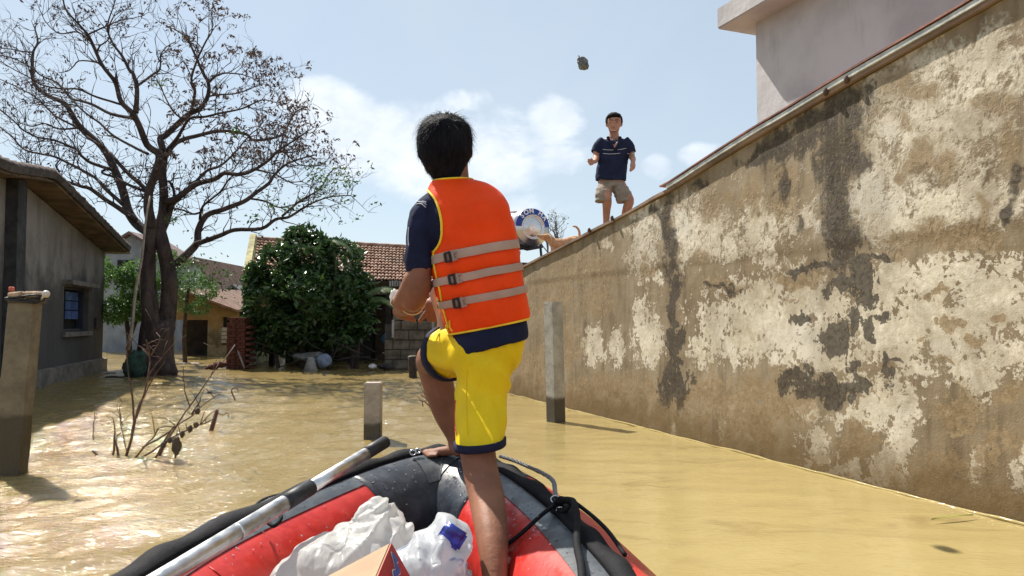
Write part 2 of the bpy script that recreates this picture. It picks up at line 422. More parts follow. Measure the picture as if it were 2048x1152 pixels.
    crk = t.rng(t.voro(6.5, t.mapping((1, 1, 1)), 'DISTANCE_TO_EDGE'), .0, .012, 1.0, 0.0); crk2 = t.math('MULTIPLY', crk, t.rng(n_mid, .5, .62))
    col = t.mix(t.math('MULTIPLY', crk2, .45), col, (.12, .085, .05))
    grime = t.rng(t.noise(2.0, 6, .65, t.mapping((1, 1, .3))), .5, .75); col = t.mix(t.math('MULTIPLY', grime, .38), col, (.17, .13, .085))
    col = t.mix(t.math('MULTIPLY', br, .85), col, t.mix(t.rng(n_fine, .3, .7), (.20, .14, .075), (.31, .23, .135)))
    col = t.mix(t.math('MULTIPLY', dk, .9), col, t.mix(t.rng(n_fine, .35, .65), (.035, .030, .025), (.085, .068, .05)))
    # bare cement under the verge and wet foot at the water
    speck = t.rng(t.voro(30), .0, .12, 1.0, 0.0)
    col = t.mix(t.math('MULTIPLY', t.math('MULTIPLY', speck, t.rng(n_big, .45, .6)), .5), col, (.14, .10, .07))
    wet = t.rng(t.math('ADD', z, t.math('MULTIPLY', t.math('SUBTRACT', n_mid, .5), -.55)), .04, .42, 1.0, 0.0)
    col = t.mix(t.math('MULTIPLY', wet, .78), col, (.125, .08, .033))
    t.set(col=col, rough=t.rng(wet, 0, 1, .93, .55), spec=.25)
    h = t.math('ADD', t.math('MULTIPLY', cr, 1.3), t.math('ADD', t.math('MULTIPLY', n_fine, .5), t.math('MULTIPLY', n_pit, .35)))
    h = t.math('SUBTRACT', h, t.math('MULTIPLY', dk, .5))
    t.bump(h, .5, .011)
    me.materials.append(t.m)
    o = link('wall', me, None, root)
    tag(o, 'cream and brown peeling plaster wall with black drip stains')
    # roof: thin sheet on rafters, its low verge showing along the wall top
    ups = Vector((0, 0, 1)); slope = (WU * (s2 - s1) + ups * (z2 - z1)).normalized(); rn = WN.cross(slope).normalized()
    if rn.z < 0: rn = -rn
    rm = mat('roof_sheet', (.22, .15, .11), .75, .35, 3.0, .3)
    def slab(s_a, s_b, lift, thick, o1, o2, m, name, lab=None, wav=0):
        bm = BM(); n = 40
        for i in range(n):
            pass
        rings = []
        for i in range(n + 1):
            s = s_a + (s_b - s_a) * i / n; wv = wav * (fbm((s * 1.3, lift, 4.2), 1, 3))
            a = W3(s, wtop(s), o1) + rn * (lift + wv); b = W3(s, wtop(s), o2) + rn * lift
            rings.append([a, b, b + rn * thick, a + rn * (thick + wv * .5)])
        loft(bm, rings); o = obj(name, bm, m, root, False)
        if lab: tag(o, lab)
        return o
    slab(S0, S1 + .25, .006, .028, -.035, 3.6, rm, 'roof', 'brown low roof slab above the stained wall', .006)
    su = wall_sz(1330, 372)[0]
    slab(S0, su - .10, .036, .034, -.050, -.004, mat('white_trim', (.46, .48, .46), .6, .3, 9, .3), 'verge_trim', 'weathered white metal strip along the roof verge', .007)
    slab(S0, su, .080, .012, -.058, 1.15, mat('red_sheet', (.23, .10, .075), .6, .4, 4, .3), 'roof_sheet', 'rusty red sheet lifted over the roof edge', .004)
    for px, py in ((1704, 158), (1662, 186), (1186, 470), (1232, 438)):
        s, z_ = wall_sz(px, py); bm = BM(); ell(bm, W3(s, wtop(s) + .035, -.05), (.02, .02, .03), seg=8); obj('bolt', bm, mat('rust', (.10, .06, .045), .8), root)
    # far and rear walls of the house
    bm = BM()
    for a, b in (((S1 - .02, .22), (S1 - .02, 3.4)),):
        p = W3(a[0], 0, a[1]); q = W3(b[0], 0, b[1]); zt = wtop(S1) - .01
        box_pts = [p + Vector((0, 0, -.5)), q + Vector((0, 0, -.5)), q + Vector((0, 0, zt)), p + Vector((0, 0, zt))]
        loft(bm, [box_pts, [x - WU * .2 for x in box_pts]])
    obj('end_wall', bm, mat('grey_plaster', (.34, .30, .27), .9, .2, 2.5, .3), root, False)
    return root
stained_wall()
bm = BM(); k = 260                                     # water climbing a little where it meets the wall
tube(bm, [W3(S0 + (WLEN + .3 - S0) * i / k, .002 + .010 * fbm((i * .09, 3, 1), 1, 3), -.012) for i in range(k + 1)], [.011 + .005 * fbm((i * .21, 7, 2), 1, 2) for i in range(k + 1)], 8)
tag(obj('water_edge', bm, MT['water']), 'wet rim of water against the stained wall', kind='structure')

def concrete_block():
    off = 1.5
    cpt = wallpt(1512, 80, off); sc = (cpt - WA).dot(WU); zc = cpt.z + .19
    root = thing('concrete_building', 'pale grey concrete upper storey with a projecting cornice', 'building', W3(sc, 0, off))
    t = NT('pale_concrete')
    f = t.noise(.9, 6, .62); g = t.noise(9, 5, .6); st = t.noise(4, 4, .6, t.mapping((1, 1, .2)))
    c = t.mix(t.rng(f, .35, .65), (.40, .38, .385), (.54, .52, .52)); c = t.mix(t.math('MULTIPLY', t.rng(st, .55, .75), .5), c, (.31, .29, .30)); c = t.mix(t.math('MULTIPLY', t.rng(g, .5, .8), .4), c, (.5, .48, .46))
    t.set(col=c, rough=.92, spec=.2); t.bump(t.math('ADD', g, f), .35, .02)
    bm = BM()
    def prism(s_a, s_b, o1, o2, za, zb):
        r = [[W3(s_a, za, o1), W3(s_b, za, o1), W3(s_b, za, o2), W3(s_a, za, o2)], [W3(s_a, zb, o1), W3(s_b, zb, o1), W3(s_b, zb, o2), W3(s_a, zb, o2)]]
        b = BM(); loft(b, r); return b
    obj('wall', prism(sc - 7, sc, off, off + 4, -.5, zc + .6), t.m, root, False)
    # cornice
    b = prism(sc - 7.4, sc + .30, off - .30, off + 4.4, zc - .003, zc + .24)
    bmesh.ops.bevel(b, geom=b.edges[:], offset=.015, segments=2, affect='EDGES')
    obj('cornice', b, t.m, root, False)
    return root
concrete_block()
# ================================================================== shared builders
def leafmat(name, col, col2, trans=.35, rough=.4):
    t = NT(name); g = t.new('ShaderNodeObjectInfo'); n = t.noise(3.5, 3, .6); n2 = t.noise(40, 2, .5)
    c = t.mix(t.rng(t.math('ADD', t.math('MULTIPLY', n, .7), t.math('MULTIPLY', n2, .3)), .35, .65), col, col2)
    t.set(col=c, rough=rough, spec=.5)
    tr = t.new('ShaderNodeBsdfTranslucent'); t.ln(c, tr.inputs[0])
    mx = t.new('ShaderNodeMixShader'); mx.inputs[0].default_value = trans
    t.ln(t.b.outputs[0], mx.inputs[1]); t.ln(tr.outputs[0], mx.inputs[2]); t.ln(mx.outputs[0], t.out.inputs[0])
    return t.m
def leaves(name, centres, size, m, parent, rng, fold=.25, aspect=.45, droop=.3):
    """each leaf a folded blade of four faces' worth of two quads"""
    vs = []; fs = []
    for c in centres:
        c = Vector(c); s = size * rng.uniform(.6, 1.35)
        d = Vector((rng.gauss(0, 1), rng.gauss(0, 1), rng.gauss(-droop, .7))).normalized()
        x = d.cross(Vector((rng.gauss(0, 1), rng.gauss(0, 1), rng.gauss(0, 1))))
        if x.length < 1e-3: continue
        x.normalize(); u = d.cross(x); b = len(vs); w_ = s * aspect
        vs += [c, c + d * s * .5 + x * w_ * .5 + u * s * fold * .4, c + d * s - u * s * .1, c + d * s * .5 - x * w_ * .5 + u * s * fold * .4, c + d * s * .5]
        fs += [(b, b + 1, b + 2, b + 4), (b, b + 4, b + 2, b + 3)]
    o = pyobj(name, vs, fs, m, parent, False); tag(o, kind='stuff'); return o
def cloud(rng, blobs, n, surf=.55):
    """points through ellipsoids given as px,py,rx,ry,d,dr ; denser towards the skin"""
    tot = sum(b[2] * b[3] for b in blobs); o = []
    for (px, py, rx, ry, d, dr) in blobs:
        for i in range(int(n * rx * ry / tot)):
            v = Vector((rng.gauss(0, 1), rng.gauss(0, 1), rng.gauss(0, 1))).normalized() * (rng.uniform(0, 1) ** (1 / 3) * (1 - surf) + surf * rng.uniform(.78, 1.08))
            dd = d + v.z * dr
            q = P(px + v.x * rx, py + v.y * ry, dd)
            if fbm(q, 1.9, 3) < -.08: continue
            o.append(q)
    return o
concrete = None
def concmat(name, col, wetz, wetcol):
    t = NT(name); n = t.noise(7, 6, .65); f = t.noise(45, 4, .6); sx = t.new('ShaderNodeSeparateXYZ'); t.ln(t.coord(), sx.inputs[0])
    c = t.mix(t.rng(n, .3, .7), tuple(Vector(col) * .72), tuple(Vector(col) * 1.15))
    c = t.mix(t.math('MULTIPLY', t.rng(f, .55, .75), .5), c, tuple(Vector(col) * .45))
    we = t.rng(t.math('ADD', sx.outputs[2], t.math('MULTIPLY', t.math('SUBTRACT', n, .5), -.16)), wetz - .025, wetz + .025, 1.0, 0.0)
    c = t.mix(t.math('MULTIPLY', we, .88), c, wetcol)
    t.set(col=c, rough=t.rng(we, 0, 1, .92, .5), spec=.3); t.bump(t.math('ADD', n, f), .5, .012); return t.m

# ================================================================== concrete posts
def post(name, label, bx, by, ty, wpx, yaw, m, group=None, lean=0.0, bev=.008, ratio=1.0, txo=0):
    base = G(bx, by); d = (base - CAM).dot(FWD); top = P(bx + txo, ty, d); w_ = wpx / FPX * d / 2
    h = top.z; root = base.copy(); bm = BM(); n = 9
    c, s = math.cos(yaw), math.sin(yaw)
    rings = []
    for i in range(n + 1):
        z = -.6 + (h + .6) * i / n; f = max(z, 0) / h
        o = Vector((base.x, base.y, 0)).lerp(Vector((top.x, base.y, 0)), f)
        r = []
        for (a, b) in ((-1, -1), (1, -1), (1, 1), (-1, 1)):
            j = 1 + .02 * fbm((a * 3 + bx, b * 2, z * 5), 1, 2)
            r.append(o + Vector(((a * c - b * s * ratio) * w_ * j, (a * s + b * c * ratio) * w_ * j, z + (.012 * fbm((a, b, bx), 3, 2) if i == n else 0))))
        rings.append(r)
    loft(bm, rings)
    es = [e for e in bm.edges]; bmesh.ops.bevel(bm, geom=es, offset=bev, segments=2, affect='EDGES', clamp_overlap=True)
    o = obj(name, bm, m, None, False); based(o, (base.x, base.y, 0)); tag(o, label, 'post', group); return o, d, top
post('concrete_post', 'short square concrete post with dark wet foot beside the boat', 746, 879, 765, 33, .05, concmat('concrete_low', (.40, .34, .28), .165, (.05, .04, .025)))
post('concrete_post', 'tall slim concrete post standing before the stained wall', 1112, 843, 604, 28, math.radians(38), concmat('concrete_tall', (.46, .43, .38), .26, (.055, .045, .03)), txo=-5)

def big_pillar():
    base = G(9, 952); d = (base - CAM).dot(FWD); u = d / FPX
    root = thing('concrete_pillar', 'thick weathered concrete gate pillar topped with bricks and wire', 'pillar', (base.x, base.y, 0))
    m = concmat('concrete_gate', (.20, .165, .115), .42, (.055, .042, .025)); base.y += .06; WL[root.name] = Vector((base.x, base.y, 0)); root.location = (base.x, base.y, 0)
    top = P(30, 606, d); hw = 26 * u
    bm = BM(); rings = []
    for i in range(15):
        z = -.6 + (top.z + .6) * i / 14; f = max(0, z) / top.z; c = Vector((base.x + (top.x - base.x) * f, base.y, z)); r = []
        for a, b in ((-1, -1), (-.3, -1), (.4, -1), (1, -1), (1, 0), (1, 1), (-1, 1), (-1, 0)):
            j = 1 + .035 * fbm((a * 2, b * 2, z * 4), 1, 3); r.append(c + Vector((a * hw * j, b * .055 * j, 0)))
        rings.append(r)
    loft(bm, rings); bmesh.ops.bevel(bm, geom=[e for e in bm.edges if abs((e.verts[0].co - e.verts[1].co).z) > .05], offset=.006, segments=1, affect='EDGES')
    obj('shaft', bm, m, root, False)
    cap = BM(); c = P(33, 598, d)
    box(cap, (c.x - hw * 1.1, base.y - .07, top.z + .001), (c.x + hw * 1.16, base.y + .07, top.z + .035), .008)
    obj('capstone', cap, mat('cap_dark', (.10, .085, .07), .9), root, False)
    bmn = mat('pale_brick', (.42, .30, .20), .9, .3, 20, .5)
    for k, (x0, x1, dy, dz, rz) in enumerate(((-.10, .005, 0, .0, .05), (.012, .11, .01, .003, -.06), (-.08, .09, .06, .0, .02))):
        b = BM(); M = Matrix.Translation((c.x + (x0 + x1) / 2, base.y - .03 + dy, top.z + .037 + .022 + dz)) @ Matrix.Rotation(rz, 4, 'Z')
        box(b, (-(x1 - x0) / 2, -.04, -.022), ((x1 - x0) / 2, .04, .022), .01, M)
        for v in b.verts: v.co += Vector((0, 0, .008 * fbm(v.co, 18, 2)))
        obj('brick', b, bmn, root, False)
    b = BM(); box(b, (c.x - .115, base.y - .04, top.z + .085), (c.x - .085, base.y, top.z + .12), .008); obj('brick_chip', b, mat('red_chip', (.40, .10, .07), .9), root, False)
    wm = mat('black_wire', (.02, .02, .022), .5)
    for k in range(4):
        b = BM(); pts = []; r = hw * (1.18 + .03 * k); zz = top.z + .012 + .012 * k
        for i in range(25):
            a = 2 * math.pi * i / 24; cx = max(-1, min(1, 1.35 * math.cos(a))); cy = max(-1, min(1, 1.35 * math.sin(a)))
            pts.append(Vector((c.x + cx * r, base.y + cy * .075, zz + .012 * math.sin(a * 2 + k))))
        tube(b, pts, .006, 6, False); obj('wire', b, wm, root)
    b = BM(); q = P(92, 588, d); ell(b, q, (.026, .03, .026), seg=10); tube(b, [q, Vector((c.x + hw, base.y, top.z + .02))], .007, 6); obj('lamp_bulb', b, mat('bulb', (.6, .56, .52), .4, .1), root)
big_pillar()

def stump():
    b0 = G(826, 754); d = (b0 - CAM).dot(FWD); t0 = P(824, 712, d); bm = BM()
    pts = [Vector((b0.x + .02, b0.y, -.5))] + [b0.lerp(t0, k / 5) for k in range(6)]
    tube(bm, pts, [.08, .08, .078, .08, .078, .082, .08], 12)
    o = obj('wooden_stake', bm, mat('wet_wood', (.05, .035, .03), .7, .4, 12, .5), None); based(o, (b0.x, b0.y, 0))
    me = o.data; me.materials.append(mat('cut_wood', (.35, .28, .2), .9)); me.polygons[len(me.polygons) - 1].material_index = 1
    tag(o, 'thick dark wooden stake with pale sawn top rising from water', 'stake')
stump()

# ================================================================== old house on the left
def left_house():
    HA = G(22, 788); HB = G(204, 741); U = (HB - HA).normalized(); Nn = Vector((U.y, -U.x, 0))       # Nn faces the camera side
    if Nn.dot(CAM - HA) < 0: Nn = -Nn
    Ln = (HB - HA).length
    root = thing('old_house', 'grimy grey plaster house with blue window under a dark overhanging roof', 'house', (HA.x, HA.y, 0))
    def hp(px, py, off=0.0):
        o = HA + Nn * off; r = ray(px, py); t = (o - CAM).dot(Nn) / r.dot(Nn); p = CAM + r * t; return (p - HA).dot(U), p.z
    def H3(s, z, off=0.0): return HA + U * s + Nn * off + Vector((0, 0, z))
    t = NT('grimy_plaster'); sx = t.new('ShaderNodeSeparateXYZ'); t.ln(t.coord(), sx.inputs[0])
    n = t.noise(1.3, 6, .65); f = t.noise(14, 5, .6); st = t.noise(3.5, 5, .6, t.mapping((1, 1, .22)))
    c = t.mix(t.rng(n, .35, .65), (.20, .184, .172), (.28, .26, .238))
    c = t.mix(t.math('MULTIPLY', t.rng(st, .45, .7), .45), c, (.12, .105, .1))
    mould = t.rng(t.math('ADD', sx.outputs[2], t.math('MULTIPLY', t.math('SUBTRACT', n, .5), 2.2)), 1.35, 2.3, 1.0, 0.0)
    c = t.mix(t.math('MULTIPLY', mould, .8), c, (.055, .055, .06)); c = t.mix(t.math('MULTIPLY', t.rng(f, .62, .75), .7), c, (.09, .08, .08))
    t.set(col=c, rough=.95, spec=.15); t.bump(t.math('ADD', n, f), .5, .02)
    sN = -3.2; sF = Ln; _, zN = hp(30, 350); _, zF = hp(206, 503); s30, _ = hp(30, 350)
    over = .5
    kk = sorted([hp(260, 495, over), hp(130, 364, over), hp(112, 347, over), hp(31, 334, over), hp(0, 322, over)])
    ks = [a for a, b in kk]; kz = [b - .13 for a, b in kk]
    def ztop(s): return float(np.interp(s, ks, kz))
    sN = ks[0] - 1.0; s_end = ks[-1]; zF = ztop(sF)
    w0, _ = hp(127, 620); w1, _ = hp(177, 620); _, wz1 = hp(150, 574); _, wz0 = hp(150, 663)
    bm = BM()
    ss = sorted([sN, w0, w1, sF] + [k for k in ks[:-1] if k < w0])
    for a, b in zip(ss, ss[1:]):
        cells = [(-.5, None)] if not (abs(a - w0) < 1e-6) else [(-.5, wz0), (wz1, None)]
        for za, zb in cells:
            ta = ztop(a) if zb is None else zb; tb = ztop(b) if zb is None else zb
            loft(bm, [[H3(a, za), H3(b, za), H3(b, tb), H3(a, ta)], [H3(a, za, -.22), H3(b, za, -.22), H3(b, tb, -.22), H3(a, ta, -.22)]])
    obj('wall', bm, t.m, root, False)
    # the return wall at the far corner
    bm = BM(); r = [H3(sF, -.5, -.22), H3(sF, zF, -.22), H3(sF - .2, zF, -.22), H3(sF - .2, -.5, -.22)]; loft(bm, [r, [p - Nn * 5 for p in r]]); obj('rear_wall', bm, t.m, root, False)
    bm = BM(); a, _ = hp(8, 500); b, _ = hp(27, 500)
    loft(bm, [[H3(a, -.5, .003), H3(b, -.5, .003), H3(b, ztop(b), .003), H3(a, ztop(a), .003)], [H3(a, -.5, .16), H3(b, -.5, .16), H3(b, ztop(b), .16), H3(a, ztop(a), .16)]])
    obj('pilaster', bm, mat('mould_black', (.045, .045, .05), .95, .4, 5, .4), root, False)
    bm = BM(); _, zp = hp(100, 735); loft(bm, [[H3(sN, -.5, .003), H3(sF + .05, -.5, .003), H3(sF + .05, zp, .003), H3(sN, zp, .003)], [H3(sN, -.5, .09), H3(sF + .05, -.5, .09), H3(sF + .05, zp - .02, .09), H3(sN, zp - .02, .09)]])
    obj('plinth', bm, mat('plinth', (.17, .152, .135), .95, .4, 4, .5), root, False)
    # roof with deep verge
    rb = mat('old_roof', (.075, .062, .058), .9, .45, 6, .6); sb = mat('soffit_board', (.14, .095, .06), .85, .4, 3, .3)
    n_ = 40; rr = []; rs = []
    for i in range(n_ + 1):
        s = sN + (s_end - sN) * i / n_; z_ = ztop(s) + .03; jj = .03 * fbm((s * 3, 1, 2), 1, 3)
        rr.append([H3(s, z_ + .02, over + jj * .6), H3(s, z_ + .02, -5), H3(s, z_ + .12, -5), H3(s, z_ + .11 + jj, over + .03 + jj)])
    bm = BM(); loft(bm, rr); obj('roof', bm, rb, root, False)
    for i in range(17):                                            # boards of the soffit
        a = sN + .3 + (sF + .38 - sN - .3) * i / 17; b = sN + .3 + (sF + .38 - sN - .3) * (i + .96) / 17
        bm = BM(); loft(bm, [[H3(a, ztop(a) + .012, .01), H3(b, ztop(b) + .012, .01), H3(b, ztop(b) + .012, over - .05), H3(a, ztop(a) + .012, over - .05)], [H3(a, ztop(a) + .045, .01), H3(b, ztop(b) + .045, .01), H3(b, ztop(b) + .045, over - .05), H3(a, ztop(a) + .045, over - .05)]])
        obj('soffit_board', bm, sb, root, False)
    bm = BM(); e = s_end; loft(bm, [[H3(e + .005, ztop(e) - .02, over), H3(e + .005, ztop(e) - .02, -4), H3(e + .03, ztop(e) - .02, -4), H3(e + .03, ztop(e) - .02, over)], [H3(e + .005, ztop(e) + .07, over), H3(e + .005, ztop(e) + .07, -4), H3(e + .03, ztop(e) + .07, -4), H3(e + .03, ztop(e) + .07, over)]])
    obj('fascia', bm, mat('pale_fascia', (.50, .42, .30), .7), root, False)
    bm = BM(); loft(bm, [[H3(sF - .02, zF - .04, .02), H3(e, zF - .12, .02), H3(e, zF - .12, -.1), H3(sF - .02, zF - .04, -.1)], [H3(sF - .02, zF + .02, .02), H3(e, zF - .06, .02), H3(e, zF - .06, -.1), H3(sF - .02, zF + .02, -.1)]])
    obj('eave_beam', bm, mat('pale_fascia', (.5, .42, .3)), root, False)
    tl = mat('old_tile', (.085, .06, .055), .9, .4, 8, .4)
    for i in range(30):
        s = sN + .5 + (s_end - sN - .5) * i / 30; L_ = (s_end - sN - .5) / 30 * 1.2; bm = BM()
        p0 = H3(s, ztop(s) + .145, over - .05); p1 = H3(s + L_, ztop(s + L_) + .165, over - .05)
        tube(bm, [p0, p1], [.05, .062], 6); obj('ridge_tile', bm, tl, root)
    # window
    win = BM(); fr = .05
    def fbox(bm, a, b, za, zb, o1, o2): loft(bm, [[H3(a, za, o1), H3(b, za, o1), H3(b, zb, o1), H3(a, zb, o1)], [H3(a, za, o2), H3(b, za, o2), H3(b, zb, o2), H3(a, zb, o2)]])
    fbox(win, w0, w0 + fr, wz0, wz1, -.2, -.1); fbox(win, w1 - fr, w1, wz0, wz1, -.2, -.1); fbox(win, w0 + fr, w1 - fr, wz1 - fr, wz1, -.2, -.1); fbox(win, w0 + fr, w1 - fr, wz0, wz0 + fr, -.2, -.1)
    dk = mat('dark_frame', (.03, .035, .06), .6)
    wo = obj('window', win, dk, root, False)
    bm = BM(); fbox(bm, w0, w1, wz0, wz1, -.24, -.222); obj('backing', bm, mat('dark_room', (.012, .012, .016), .9, .2, 3, 0), wo, False)
    glass = mat('blue_pane', (.10, .17, .42), .15, .25, 3, 0, spec=.8)
    wl = w1 - w0
    for cx in range(2):
        for rz_ in range(3):
            a = w0 + wl * (.42 + .26 * cx); b = a + wl * .235; zz0 = wz0 + (wz1 - wz0) * (.28 + .215 * rz_); zz1 = zz0 + (wz1 - wz0) * .19
            bm = BM(); fbox(bm, a, b, zz0, zz1, -.17, -.155); obj('pane', bm, glass, wo, False)
    for k in range(2):
        a = w0 + fr + wl * .14 * k; bm = BM(); fbox(bm, a + .005, a + wl * .13, wz0 + fr, wz1 - fr, -.15, -.13); obj('shutter', bm, mat('shutter_grey', (.06, .06, .075), .7), wo, False)
    bm = BM(); fbox(bm, w0 - .12, w1 + .14, wz1 + .02, wz1 + .10, .003, .17); obj('lintel', bm, mat('lintel', (.16, .145, .135), .9, .3, 6, .4), wo, False)
    bm = BM(); fbox(bm, w0 - .08, w1 + .08, wz0 - .09, wz0 - .005, .003, .07); obj('sill', bm, mat('lintel', (.3, .28, .26)), wo, False)
    bm = BM(); a, zc = hp(190, 645); fbox(bm, a - .1, a + .3, zc - .12, zc + .1, .003, .05); obj('vent_plate', bm, mat('mould_black', (.04, .04, .04)), root, False)
left_house()

# ================================================================== houses behind
def simple_prism(fp, za, zb):
    bm = BM(); loft(bm, [[Vector((p[0], p[1], za)) for p in fp], [Vector((p[0], p[1], zb)) for p in fp]]); return bm
def wallquad(bm, p, q, zp, zq, thick, za=-.5, nrm=None):
    p = Vector((p[0], p[1], 0)); q = Vector((q[0], q[1], 0)); u = (q - p).normalized(); n = nrm or Vector((u.y, -u.x, 0))
    a = [p + Vector((0, 0, za)), q + Vector((0, 0, za)), q + Vector((0, 0, zq)), p + Vector((0, 0, zp))]
    loft(bm, [a, [x + n * -thick for x in a]])

def tiled_house():
    e0 = P(505, 552, 18.0); e1 = P(1040, 572, 19.6); r0 = P(513, 482, 20.8); r1 = P(1040, 510, 22.4)
    root = thing('tiled_house', 'low dark house with brown clay tile roof behind the bushy tree', 'house', (e0.x, e0.y, 0))
    # tiles
    vs = []; fs = []; nr = 12; nc = 74
    up = (r0 - e0); nn = (e1 - e0).cross(up).normalized(); nn = nn if nn.z > 0 else -nn
    rng = random.Random(4)
    for i in range(nr):
        for j in range(nc):
            def pt(u, v): return (e0.lerp(e1, u)).lerp(r0.lerp(r1, u), v)
            u0 = j / nc; u1 = (j + .94) / nc; v0 = i / nr - .012; v1 = (i + 1.12) / nr
            jx = rng.uniform(-.001, .001); lift = .055 + rng.uniform(-.008, .012); b = len(vs)
            for k in range(5):
                uu = u0 + (u1 - u0) * k / 4 + jx; hh = .034 * math.cos(math.pi * (k / 4 - .5) * .98)
                vs += [pt(uu, v0) + nn * (lift + hh), pt(uu, v1) + nn * (hh + .004)]
            for k in range(4): fs.append((b + 2 * k, b + 2 * k + 2, b + 2 * k + 3, b + 2 * k + 1))
            n0 = len(vs)
            for k in range(5):
                uu = u0 + (u1 - u0) * k / 4 + jx; hh = .034 * math.cos(math.pi * (k / 4 - .5) * .98); vs.append(pt(uu, v0) + nn * (lift + hh - .03))
            for k in range(4): fs.append((b + 2 * k, n0 + k, n0 + k + 1, b + 2 * k + 2))
    t = NT('clay_tiles'); n = t.noise(4.5, 5, .65); f = t.noise(1.1, 4, .6)
    c = t.mix(t.rng(n, .32, .68), (.20, .105, .07), (.40, .265, .20)); c = t.mix(t.math('MULTIPLY', t.rng(f, .45, .7), .6), c, (.15, .11, .09)); t.set(col=c, rough=.9, spec=.2)
    base = BM(); loft(base, [[e0, e1, r1, r0], [x - Vector((0, 0, .06)) for x in (e0, e1, r1, r0)]])
    ro = obj('roof', base, mat('roof_batten', (.05, .035, .03), .9), root, False)
    tag(pyobj('tiles', vs, fs, t.m, ro, False), 'rows of weathered brown clay tiles', kind='stuff')
    bk0 = r0 + Vector((0, 2.9, -1.1)); bk1 = r1 + Vector((0, 2.9, -1.1))
    bm = BM(); loft(bm, [[r0, r1, bk1, bk0], [x - Vector((0, 0, .06)) for x in (r0, r1, bk1, bk0)]]); obj('rear_roof', bm, t.m, root, False)
    bm = BM(); k = 40
    tube(bm, [r0.lerp(r1, i / k) + Vector((0, 0, .05 + .008 * (i % 2))) for i in range(k + 1)], .075, 8); obj('ridge', bm, t.m, root)
    # verge wall with yellow render, standing above the tiles
    ym = mat('mossy_yellow', (.30, .27, .13), .9, .4, 5, .4)
    bm = BM(); g = Vector((-.16, 0, 0)); pr = [e0 + Vector((-.02, -.12, .14)), r0 + Vector((-.02, 0, .20)), r0 + Vector((-.02, 2.9, -.95))]
    a = [Vector((pr[0].x, pr[0].y, -.5)), pr[0], pr[1], pr[2], Vector((pr[2].x, pr[2].y, -.5))]
    loft(bm, [a, [x + g for x in a]]); obj('gable_wall', bm, ym, root, False)
    # front under a deep eave, its shade painted in as near-black colour
    wm = mat('shade_dark_timber', (.028, .022, .02), .9, .5, 4, .4)
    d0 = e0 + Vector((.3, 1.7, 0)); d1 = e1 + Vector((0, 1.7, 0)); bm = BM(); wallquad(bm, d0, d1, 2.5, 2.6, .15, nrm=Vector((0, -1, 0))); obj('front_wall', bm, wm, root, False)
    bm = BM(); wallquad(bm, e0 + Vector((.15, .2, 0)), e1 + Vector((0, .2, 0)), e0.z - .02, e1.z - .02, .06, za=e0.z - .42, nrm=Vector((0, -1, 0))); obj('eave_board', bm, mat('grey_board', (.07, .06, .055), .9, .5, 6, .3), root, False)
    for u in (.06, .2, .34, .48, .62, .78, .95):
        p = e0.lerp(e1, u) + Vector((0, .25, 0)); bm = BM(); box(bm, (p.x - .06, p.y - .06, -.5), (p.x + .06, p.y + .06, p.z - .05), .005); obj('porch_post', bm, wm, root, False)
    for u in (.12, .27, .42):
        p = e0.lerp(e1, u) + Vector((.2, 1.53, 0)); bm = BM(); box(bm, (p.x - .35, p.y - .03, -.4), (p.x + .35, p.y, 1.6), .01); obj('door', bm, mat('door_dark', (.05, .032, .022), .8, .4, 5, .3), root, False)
    # eave slats with a bit of light wood
    for k in range(7):
        p = P(780 + k * 5, 563, 18.6); bm = BM(); box(bm, (p.x - .02, p.y, p.z - .12), (p.x + .02, p.y + .02, p.z + .02)); obj('slat', bm, mat('pale_slat', (.34, .32, .30), .8), root, False)
tiled_house()

